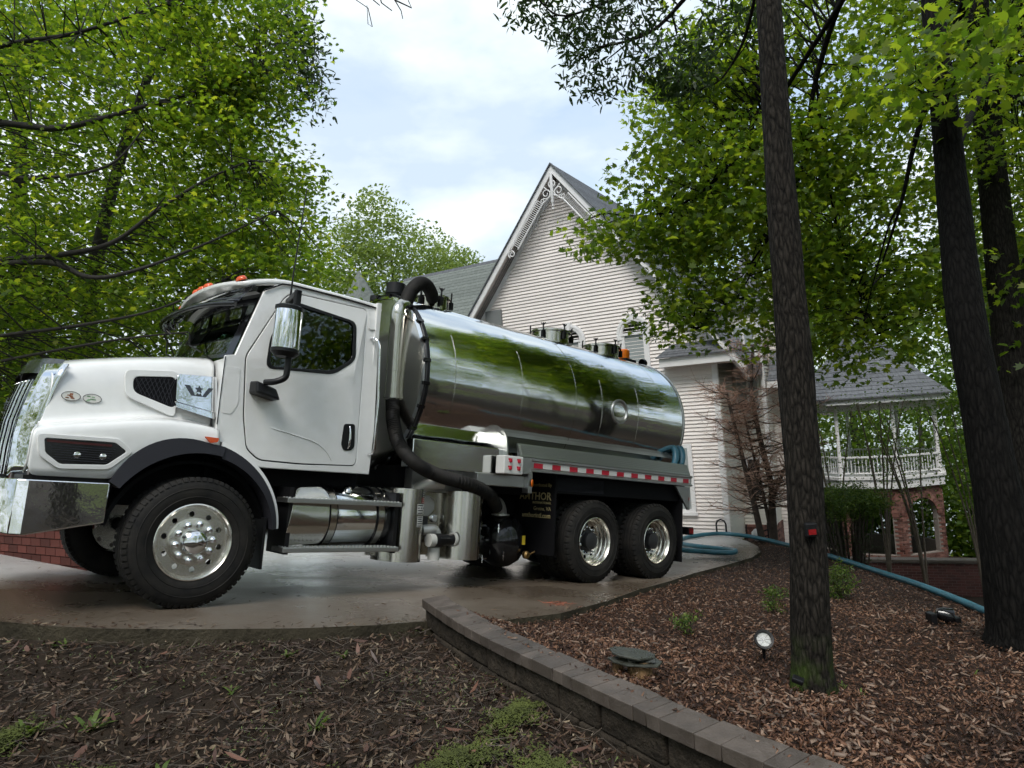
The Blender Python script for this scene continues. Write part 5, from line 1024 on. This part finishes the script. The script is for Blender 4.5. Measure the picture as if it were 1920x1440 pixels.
def tree(name, label, cat, base, trunk, rad, limbs, clusters, per, spread, size, tm, tf, lm, bm, group=None, tilt=.55, flat=.35, twig=.008, droop=.15, n=18, extra=None):
    t = empty(name, base, label, cat, group); o3 = np.array(base); ov = Vector(base)
    barktube([Vector(p) - ov for p in trunk], rad, n).build('trunk', bm, t, smooth=70)
    nodes = [Vector(p) for p in trunk[1:]]; b = B()
    for lp, r0, r1 in limbs:
        P = spline(lp, 6); nodes += P; b.tube([p - ov for p in P], list(np.linspace(r0, r1, len(P))), 7)
    if len(clusters):
        NN = np.array([tuple(p) for p in nodes])
        for c in clusters:
            i = np.argmin(((NN - c) ** 2).sum(1) + RG.uniform(0, 1.5, len(NN))); p = Vector(NN[i]); q = Vector(c); m = (p + q) / 2 + Vector((RG.normal(0, .15), RG.normal(0, .15), .12 * (q - p).length))
            if twig and (q - p).length < 5: b.tube([p - ov, m - ov, q - ov], [twig * 1.6, twig, twig * .4], 4, cap=False)
    if b.v: b.build('branches', bm, t, smooth=60, kind='stuff')
    if len(clusters):
        V, F = leafcloud(clusters, per, spread, size, tm, tf, tilt, flat, droop)
        if extra is not None: V, F = np.concatenate([V, extra[0]]), np.concatenate([F, extra[1] + len(V)])
        put('crown', npmesh('crown', V - o3, F), lm, t, kind='stuff')
    return t
lm_m = leafmat('maple_leaf', [(0, (.034, .07, .012)), (.5, (.07, .122, .016)), (.85, (.122, .178, .021)), (1, (.21, .24, .032))], (2.5, 2.4, .9), .6)
lm_r = leafmat('maple_leaf_right', [(0, (.046, .09, .015)), (.55, (.095, .155, .021)), (1, (.18, .23, .03))], (2.55, 2.4, .9), .62)
lm_o = leafmat('oak_leaf', [(0, (.018, .036, .014)), (1, (.045, .075, .024))], (1.8, 1.9, 1.0), .35)
lm_p = leafmat('pale_leaf', [(0, (.11, .17, .045)), (1, (.22, .29, .085))], (1.8, 1.7, 1.0), .45)
lm_f = leafmat('far_leaf', [(0, (.05, .1, .016)), (.6, (.095, .165, .025)), (1, (.18, .25, .05))], (2.4, 2.2, 1.0), .5)
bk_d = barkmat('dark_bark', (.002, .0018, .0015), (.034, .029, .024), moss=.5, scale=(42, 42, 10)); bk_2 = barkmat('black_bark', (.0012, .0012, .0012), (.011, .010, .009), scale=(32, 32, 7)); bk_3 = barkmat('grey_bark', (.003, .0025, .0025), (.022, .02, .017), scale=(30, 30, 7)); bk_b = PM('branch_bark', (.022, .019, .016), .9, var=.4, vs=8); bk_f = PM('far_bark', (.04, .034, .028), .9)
# ---- slender trunk in front, oak
t1 = [(at(1530, 1310, 4.2).x, 4.2, gz(1.69, 4.2) - .12), at(1522, 1250, 4.2), at(1514, 1000, 4.2), at(1492, 700, 4.25), at(1464, 350, 4.3), at(1441, 0, 4.35), at(1425, -300, 4.4), at(1415, -900, 4.5)]
oc = [at(x, y, Y) for x, y, Y in ((1030, 20, 8.6), (1080, 60, 8.7), (1120, 40, 8.4), (1160, 20, 8.6), (1090, 120, 8.5), (1125, 145, 8.6), (1180, 90, 8.3), (1230, 40, 8.5), (1240, 120, 8.6), (1290, 60, 8.7), (1330, 30, 8.5), (1300, 130, 8.6), (1060, -20, 8.4), (1000, 10, 8.8), (1150, -30, 8.2), (1230, -30, 8.4), (1350, 100, 8.4), (1390, 40, 8.6), (1270, 170, 8.5), (1100, 85, 8.5), (1200, 150, 8.6))]
oc = np.array([tuple(p) for p in oc]); oc2 = np.concatenate([oc + RG.normal(0, .12, oc.shape) for _ in range(2)])
ol = [([t1[-1], at(1430, -150, 7), at(1300, -20, 8.4), at(1220, 60, 8.5), at(1120, 90, 8.5)], .05, .012), ([at(1300, -20, 8.4), at(1180, -10, 8.4), at(1060, 30, 8.5), at(1010, 0, 8.7)], .025, .008), ([at(1430, -100, 7), at(1400, 60, 8), at(1350, 150, 8.5), at(1290, 170, 8.5)], .025, .006)]
top = ellpts(60, (1.6, 5.5, 10.5), (3.5, 3, 2.5)); top = top[top[:, 2] > 7.5]
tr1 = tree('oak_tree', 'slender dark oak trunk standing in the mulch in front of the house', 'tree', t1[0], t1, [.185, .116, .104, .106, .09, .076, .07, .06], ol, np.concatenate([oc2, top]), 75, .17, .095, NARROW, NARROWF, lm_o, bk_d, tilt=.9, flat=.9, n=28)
bp_ = at(1503, 988, 4.2) - Vector((.0, .128, 0)); rb_ = empty('trunk_reflector', bp_, 'small black box with red reflector fixed to the slender oak trunk', 'reflector'); B().box(-.034, .034, -.02, .02, -.036, .044).build('reflector_case', m_black, rb_, bev=.008); B().box(-.022, .022, -.024, -.02, -.022, .008).build('red_lens', m_tail, rb_)
sb_ = B().box(-.032, .032, -.025, .025, -.015, .015).build('ground_lamp', m_black, bev=.008); sb_.location = at(1496, 1275, 4.03); sb_.rotation_euler = (.2, .3, -.5); tag(sb_, 'small black lamp at the mossy foot of the slender oak', 'light')
# ---- big dark trunk at right with maple crown
t2 = [(at(1918, 1235, 5.6).x, 5.6, gz(3.9, 5.6) - .2), at(1910, 1180, 5.6), at(1882, 1000, 5.6), at(1848, 800, 5.65), at(1812, 600, 5.7), at(1790, 400, 5.8), at(1770, 200, 5.9), at(1748, 0, 6.0), at(1725, -400, 6.2)]
cl = np.concatenate([ellpts(430, (7.2, 10.8, 6.6), (4.8, 3.0, 4.2), .2), ellpts(70, (3.5, 9.6, 4.7), (1.75, 1.4, 1.35), .1), ellpts(18, (2.85, 9.5, 4.2), (.9, .8, .5), .1), ellpts(7, (1.45, 9.5, 4.05), (.45, .4, .18), .1), ellpts(60, (5.0, 10, 3.0), (1.5, 1.1, 1.1), .1), ellpts(40, (3.5, 10.4, 6.3), (1.6, 1, 1.1), .1), ellpts(22, (2.9, 9.7, 3.2), (.8, .7, .6), .1), ellpts(7, at(1775, 110, 5.4), (.4, .2, .5), .1)])
l2 = [([at(1815, -10, 6.1), at(1770, 110, 6.6), at(1720, 250, 7), at(1690, 380, 7.4), at(1655, 490, 7.8)], .045, .01), ([at(1690, 380, 7.4), at(1668, 420, 7.8), at(1640, 520, 8.4), at(1620, 600, 9)], .015, .005), ([at(1765, 0, 6), at(1600, -30, 8), at(1530, 150, 9), at(1500, 330, 9.4), at(1450, 430, 9.6), at(1390, 520, 9.6)], .05, .01), ([at(1600, -30, 8), at(1450, 200, 9.3), at(1350, 330, 9.5), at(1240, 400, 9.5), at(1130, 400, 9.5)], .035, .008), ([at(1780, 300, 5.8), at(1850, 150, 8), at(1900, 50, 10)], .05, .015), ([at(1530, 150, 9), at(1560, 380, 9.6), at(1600, 520, 10), at(1650, 640, 10)], .02, .006), ([at(1450, 430, 9.6), at(1380, 560, 9.6), at(1300, 620, 9.6)], .012, .004)]
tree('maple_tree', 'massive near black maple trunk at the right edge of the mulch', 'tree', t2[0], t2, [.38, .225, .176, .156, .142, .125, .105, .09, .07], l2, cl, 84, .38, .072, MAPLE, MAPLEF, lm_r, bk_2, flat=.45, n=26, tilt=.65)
c3 = np.concatenate([ellpts(110, (11.5, 13.8, 6.2), (4.5, 2.2, 4.5), .1), ellpts(14, (7.9, 9.4, 2.6), (1.0, .8, 1.4), .1)]); t3 = [(7.3, 9.6, gz(7.3, 9.6) - .3), at(1922, 900, 9.6), at(1890, 600, 9.6), at(1858, 300, 9.7), at(1830, 0, 9.8)]
tree('maple_tree', 'grey barked maple trunk half hidden behind the massive dark trunk', 'tree', t3[0], t3, [.3, .24, .21, .18, .15], [([t3[2], at(1960, 400, 11), at(2050, 250, 13)], .08, .03)], c3, 60, .4, .085, MAPLE, MAPLEF, lm_m, bk_3, flat=.5, tilt=.65)
# ---- left maple
base = (-11.3, 11.8, float(Hg(-11.3, 11.8))); t4 = [base, (-11.3, 11.8, 3), (-11.1, 11.7, 6), (-10.8, 11.6, 9), (-10.6, 11.5, 13)]
lim = [([(-11.2, 11.7, 4.2), at(-60, 500, 10.6), at(100, 480, 10.3), at(210, 455, 10.2), at(300, 390, 10.2), at(390, 335, 10.4), at(470, 300, 10.8)], .06, .012), ([at(-60, 500, 10.6), at(90, 492, 10), at(170, 520, 9.8), at(260, 505, 9.8), at(390, 455, 10), at(520, 395, 10.5)], .05, .01), ([(-11.1, 11.7, 6.2), at(-50, 240, 10.8), at(110, 240, 10.3), at(250, 205, 10.5), at(390, 165, 10.9), at(500, 130, 11.3)], .07, .012), ([(-11.2, 11.7, 5.4), at(-60, 330, 10.5), at(60, 335, 10.1), at(200, 312, 10), at(270, 240, 10.3)], .045, .01), ([(-11.2, 11.8, 3.2), at(-60, 640, 10.2), at(150, 610, 9.8), at(300, 578, 9.9), at(430, 520, 10.4)], .04, .008), ([(-11.2, 11.8, 2.8), at(-60, 690, 10), at(200, 640, 9.7), at(380, 620, 10)], .035, .008), ([(-11, 11.7, 7.5), at(-40, 100, 11), at(150, 60, 11), at(330, 0, 11.5)], .06, .015)]
cl = np.concatenate([ellpts(760, (-9.0, 12.4, 6.0), (5.7, 4.2, 6.0), .35), ellpts(60, (-4.6, 11.4, 5.6), (1.1, 1.2, 2.2), .1), ellpts(50, (-4.4, 11.6, 8.6), (1.2, 1.2, 1.6), .1), ellpts(22, (-3.6, 11, 4.2), (.9, .8, .9), .1)])
tree('maple_tree', 'broad leafy maple spreading over the cab from the left edge', 'tree', base, t4, [.32, .24, .2, .16, .1], lim, cl, 82, .44, .07, MAPLE, MAPLEF, lm_m, bk_b, flat=.3, tilt=.5)
b5 = (-15, 21, float(Hg(-15, 21))); tree('maple_tree', 'dense maple behind the broad leafy one at far left', 'tree', b5, [b5, (-15, 21, 5), (-14.8, 21, 14)], [.35, .28, .15], [], ellpts(300, (-12.2, 20.5, 7.5), (6.2, 3.5, 8.5), .2), 120, .75, .22, OVAL, OVALF, lm_m, bk_b, flat=.4, twig=.02)
ob = (-9.5, 15.5, float(Hg(-9.5, 15.5))); oc3 = np.array([tuple(at(x, y, 14)) for x, y in ((575, 40), (560, 90), (590, 100), (550, 130), (580, 150), (545, 60), (560, 10), (540, 170), (560, 190), (520, 30), (515, 100))])
tree('oak_tree', 'oak with narrow dark leaves at the top left sky edge', 'tree', ob, [ob, (-9.3, 15.3, 5), (-7.5, 14.6, 9.5), (-5.5, 14.1, 11.5)], [.2, .16, .08, .03], [], np.concatenate([oc3 + RG.normal(0, .25, oc3.shape) for _ in range(3)]), 60, .24, .13, NARROW, NARROWF, lm_o, bk_b, tilt=.9, flat=.9)
# bare twig hanging into the sky
tw = B(); hub = at(700, -60, 9)
for path in ([(700, -60), (668, 0), (690, 15), (698, 50), (690, 45), (688, 10)], [(720, -60), (740, 0), (752, 20), (755, 35)], [(740, 0), (772, 15), (765, 0)], [(705, -40), (715, 5), (735, 20)], [(690, -40), (700, 0), (712, 10)]):
    tw.tube([at(x, y, 9) for x, y in path], [.012, .009, .007, .006, .005, .004][:len(path)], 5)
tag(tw.build('bare_twig', bk_b, smooth=50), 'bare hanging twig against the sky at the top centre', 'branch')
# ---- far trees
FT = [('pale sunlit tree rising behind the cab roof', -7.6, 46, 5.6, 8.6, 9.0, lm_p, 300), ('pale tree right of the spire above the tank front', -4.6, 52, 3.4, 4.5, 11.2, lm_p, 110), ('bushy far tree behind the dense maple at left', -24, 34, 7, 8, 7, lm_f, 100), ('far tree between the cab roof and the left maple', -12.5, 38, 4.5, 6.5, 7.0, lm_f, 80),
      ('leafy tree right behind the gazebo roof', 17, 35, 4.5, 7.5, 3.5, lm_f, 150), ('leafy tree left behind the gazebo', 11.5, 36, 4, 7, 2.0, lm_f, 120), ('leafy tree behind the right gazebo post', 22, 31, 4.2, 7.5, 2.0, lm_f, 140), ('tall tree filling the gap above the gazebo', 15.5, 42, 6, 7, 10, lm_f, 130), ('tall tree behind the massive dark trunk', 24, 27, 5, 8, 7.5, lm_f, 150), ('dense tree at the far right edge', 21, 19.5, 4.0, 6, 4.0, lm_f, 130), ('tall tree beyond the house ridge at right', 9.5, 44, 4.0, 6, 8.5, lm_f, 90), ('distant tree on the lake shore', 32, 55, 7, 9, 3, lm_f, 100), ('low leafy tree seen through the gazebo railing', 15.5, 33, 3.4, 2.8, -3.2, lm_f, 130), ('low leafy tree right of the brick piers', 19.5, 27.5, 2.6, 3.6, -2.6, lm_f, 130), ('low leafy tree seen through the left brick arch', 12, 34.5, 3, 2.6, -3.6, lm_f, 110), ('distant tree by the lake behind the house', 4, 60, 6, 8, 4, lm_f, 60)]
for lb, x, y, rx, rzz, zc, lm, ncl in FT:
    zb = float(Hg(min(x, 60), min(y, 90))); bb = (x, y, zb)
    tree('far_tree', lb, 'tree', bb, [bb, (x + .2, y, (zb + zc) / 2), (x, y + .1, zc + rzz * .5)], [.26, .2, .08], [], ellpts(ncl, (x, y, zc), (rx, rx * .8, rzz), .15), 82, .8, .29, OVAL, OVALF, lm, bk_f, 'trees beyond the house', flat=.5, twig=0, n=10, tilt=.7)
# trees on the near side, mirrored in the polished tank
wd = []; wb = B()
for c, r, k in (((-7, -5, 7.5), (4.5, 3.5, 4), 110), ((4, -14, 8), (6, 3.5, 5), 120), ((9.5, -4, 7), (4, 3.5, 5), 110), ((-13, 0, 6.5), (3.5, 4.5, 5), 90), ((13.5, 4, 7), (3, 3.5, 5), 80), ((-2, -16, 8), (7, 3, 6), 90), ((14, -14, 8), (7, 4, 6), 80), ((-18, -10, 8), (5, 5, 6), 80), ((17, 8, 6), (3, 4, 6), 80), ((19, 0, 5), (3, 6, 6), 90)):
    wd.append(ellpts(k, c, r, .2)); x, y = c[:2]
    if abs(x) > 1: zb = float(Hg(np.clip(x, -50, 60), np.clip(y, -34, 90))); wb.tube([(x, y, zb), (x + .2, y, zb + 3), (x, y, c[2] + 2)], [.3, .22, .1], 10)
for k in range(950):
    a = R(RG.uniform(-52, 232)) - math.pi / 2 * 0; rr = RG.uniform(17, 30); x, y = rr * math.cos(-a + math.pi * 0), rr * math.sin(-a)
    wd.append(np.array([(x, y, RG.uniform(-5 if x > 0 else -1, 9.5))]))
V, F = leafcloud(np.concatenate(wd), 44, .9, .26, OVAL, OVALF, .7, .5); wl = put('woodland', npmesh('woodland', V, F), lm_p, kind='stuff'); tag(wl, 'leafy woodland on the near side mirrored in the polished tank', 'woodland'); wb.build('woodland_trunks', bk_f, wl, kind='stuff')
# ---- dead tree by the house
m_dead = PM('dead_stem', (.05, .036, .028), .9, var=.4, vs=9); m_rus = PM('russet_twig', (.34, .2, .145), .8, island=.4)
dx, dy = 5.72, 16.2; dz = gz(dx, dy) - .1; D = empty('dead_tree', (dx, dy, dz), 'dead leafless russet tree with three stems beside the house corner', 'tree'); fine = B(); mid = B()
def deadstem(path, r0):
    P = spline(path, 8); B().tube(P, list(np.linspace(r0, r0 * .3, len(P))), 9).build('stem', m_dead, D, smooth=60)
    for i in range(int(len(P) * .22), len(P)):
        for q in range(2):
            a = RG.uniform(0, 2 * math.pi); ln = RG.uniform(.5, 1.45) * (1 - .45 * i / len(P)); d = Vector((math.cos(a), math.sin(a), RG.uniform(-.15, .4))); p = P[i]; pts = [p, p + d * ln * .35 + Vector((0, 0, -.05 * ln)), p + d * ln * .7, p + d * ln + Vector((0, 0, .12 * ln))]
            mid.tube(pts, [.02, .014, .01, .004], 5, cap=False)
            for k in range(22):
                t = RG.uniform(.25, 1); j = min(2, int(t * 3)); s = pts[j].lerp(pts[j + 1], t * 3 - j); e = Vector((RG.normal(0, .22), RG.normal(0, .22), RG.normal(.02, .12))) + d * .1; fine.tube([s, s + e * .5 + Vector((0, 0, RG.normal(0, .03))), s + e], [.0045, .0035, .002], 3, cap=False)
deadstem([(-.12, 0, 0), (-.25, .02, 1.0), (-.42, .05, 2.1), (-.6, .0, 3.1), (-.68, 0, 3.7)], .085); deadstem([(.12, 0, 0), (.16, .05, .9), (.2, .1, 1.5), (.02, .1, 2.7), (-.05, .15, 3.8), (.1, .2, 4.8)], .10); deadstem([(.1, .05, .3), (-.02, .1, 1.4), (-.15, .2, 2.4), (-.3, .2, 3.4)], .05); deadstem([(.18, .05, 1.1), (.45, 0, 1.7), (.75, -.1, 2.4), (.95, -.1, 3.2)], .045)
mid.build('branches', m_dead, D, kind='stuff'); fine.build('twigs', m_rus, D, kind='stuff')
# ---- crepe myrtles, shrubs
m_cm = PM('smooth_bark', (.13, .10, .075), .7, var=.3, vs=6); lm_c = leafmat('myrtle_leaf', [(0, (.035, .075, .014)), (1, (.1, .16, .03))], (2.2, 2.1, 1), .5)
for i, (x, y, zb, h_, lb) in enumerate(((7.3, 14, -2.15, 3.6, 'multi stemmed crepe myrtle left in front of the gazebo arches'), (7.8, 13.6, -2.35, 3.6, 'multi stemmed crepe myrtle in front of the middle brick pier'), (8.15, 12.4, -2.45, 3.8, 'multi stemmed crepe myrtle nearest the massive dark trunk'), (6.9, 15.2, -2.1, 3.4, 'thin crepe myrtle behind the evergreen shrub'))):
    c = empty('crepe_myrtle', (x, y, zb), lb, 'tree', 'crepe myrtles below the gazebo'); tops = []
    for k in range(5 if i < 3 else 4):
        a = RG.uniform(0, 6.28); sp = RG.uniform(.15, .5); P = spline([(0, 0, -.2), (math.cos(a) * sp * .3, math.sin(a) * sp * .3, h_ * .35), (math.cos(a) * sp, math.sin(a) * sp, h_ * .75), (math.cos(a) * sp * 1.7, math.sin(a) * sp * 1.5, h_)], 6); B().tube(P, list(np.linspace(.024, .008, len(P))), 7).build('stem', m_cm, c, smooth=60); tops += [tuple(p) for p in P[9:]]
    tp = np.array(tops); tp = np.concatenate([tp + RG.normal(0, .22, tp.shape) for _ in range(2 if i != 2 else 3)]); V, F = leafcloud(tp, 9 if i != 2 else 16, .26, .055, OVAL, OVALF, .7, .5); put('foliage', npmesh('foliage', V, F), lm_c, c, kind='stuff')
lm_s = leafmat('shrub_leaf', [(0, (.035, .065, .014)), (.6, (.075, .13, .022)), (1, (.16, .22, .04))], (1.8, 1.7, 1), .35)
sx_, sy_ = 6.35, 13.6; S2 = empty('evergreen_shrub', (sx_, sy_, -2.0), 'dome shaped evergreen shrub on dark stems right of the slender oak', 'shrub'); pts = ellpts(150, (0, 0, 1.55), (.72, .6, .32), .4); pts = pts[pts[:, 2] > 1.3]; V, F = leafcloud(pts, 70, .13, .05, NARROW, NARROWF, .8, .6); put('foliage', npmesh('foliage', V, F), lm_s, S2, kind='stuff')
b = B()
for k in range(60): a, r = RG.uniform(0, 6.28), RG.uniform(.05, .3); b.tube([(math.cos(a) * r, math.sin(a) * r, 0), (math.cos(a) * r * 1.6, math.sin(a) * r * 1.6, .9), (math.cos(a) * r * 2.2, math.sin(a) * r * 2, 1.6)], [.014, .011, .006], 4, cap=False)
b.build('stems', m_dead, S2, kind='stuff'); pts = ellpts(70, (0, 0, .85), (.5, .4, .6), .1); V, F = leafcloud(pts, 22, .14, .045, NARROW, NARROWF, .9, .9); put('inner_foliage', npmesh('inner_foliage', V, F), lm_o, S2, kind='stuff')
def bush(x, y, r, h_, n, label, size=.035):
    s = empty('low_bush', (x, y, gz(x, y)), label, 'bush', 'low bushes in the mulch'); V, F = leafcloud(ellpts(n, (0, 0, h_ * .55), (r, r, h_ * .5), .2), 26, r * .25, size, NARROW, NARROWF, .8, .8); put('foliage', npmesh('foliage', V, F), lm_s, s, kind='stuff'); b = B()
    for k in range(10): a = RG.uniform(0, 6.28); b.tube([(0, 0, -.03), (math.cos(a) * r * .5, math.sin(a) * r * .5, h_ * .6)], [.006, .003], 4)
    b.build('stems', m_dead, s)
bush(3.86, 8.6, .19, .42, 46, 'feathery green bush just right of the slender oak trunk'); bush(2.5, 7.1, .14, .26, 16, 'small loose green sprig behind the round spotlight', .03); bush(1.33, 5.85, .12, .2, 11, 'small green sprig nearest the driveway in the mulch', .028)
# ---- weeds
def weed(px, py, Y, h_, n, label, zf=None):
    p = at(px, py, Y); z = float(Hg(p.x, p.y)) if zf is None else zf(p.x, p.y); b = B()
    for k in range(n):
        a = RG.uniform(0, 6.28); l = h_ * RG.uniform(.6, 1.2); wv = l * .09; d = Vector((math.cos(a), math.sin(a), 0)); e = Vector((-d.y, d.x, 0)); rise = RG.uniform(.5, 1.3); r0 = Vector((RG.normal(0, .012), RG.normal(0, .012), 0)); q = []
        for t, ww in ((0, .4), (.35, 1), (.7, .8), (1, .05)): c = r0 + d * (l * t * .8) + Vector((0, 0, l * rise * t * (1 - .55 * t))); q += [c - e * wv * ww, c + e * wv * ww]
        b.add(q, [(0, 1, 3, 2), (2, 3, 5, 4), (4, 5, 7, 6)])
    o = b.build('weed', m_weed); o.location = (p.x, p.y, z); tag(o, label, 'weed', 'weeds on the ground')
for a in ((60, 1320, 3.5, .12, 9, 'weed nearest the left edge of the bank'), (170, 1310, 3.55, .13, 13, 'largest bright weed on the left of the bank'), (300, 1400, 3.1, .1, 9, 'grassy weed above the bottom left moss'), (590, 1275, 3.6, .11, 10, 'weed behind the middle moss cushion'), (535, 1190, 4.6, .1, 9, 'weed under the driveway edge left of the wall'), (640, 1190, 4.7, .09, 8, 'weed under the driveway edge close to the wall'), (120, 1195, 4.5, .1, 8, 'weed under the driveway edge at far left'), (880, 1400, 3.0, .08, 7, 'weed on the moss below the wall'), (430, 1250, 4.0, .08, 6, 'small weed in the middle of the bank')): weed(*a)
for a in ((1580, 1268, 4.3, .05, 6, 'tiny yellow green weed right of the oak foot'), (1615, 1290, 4.1, .05, 6, 'tiny weed second to the right of the oak foot'), (1830, 1285, 4.6, .05, 6, 'tiny weed near the massive dark trunk')): weed(*a, zf=gz)
P = np.array([tuple(at(1050, 1128, 6.9).xy)] * 40) + RG.normal(0, .07, (40, 2)); tag(pieces('pine_needles', P, Dz(P[:, 0], P[:, 1]) + .01, CH, CHF, (.03, .08), (.002, .004), (.002, .003), .1, PM('rust_needles', (.2, .06, .03), .7, island=.4)), 'small heap of rusty pine needles on the driveway', 'needles')
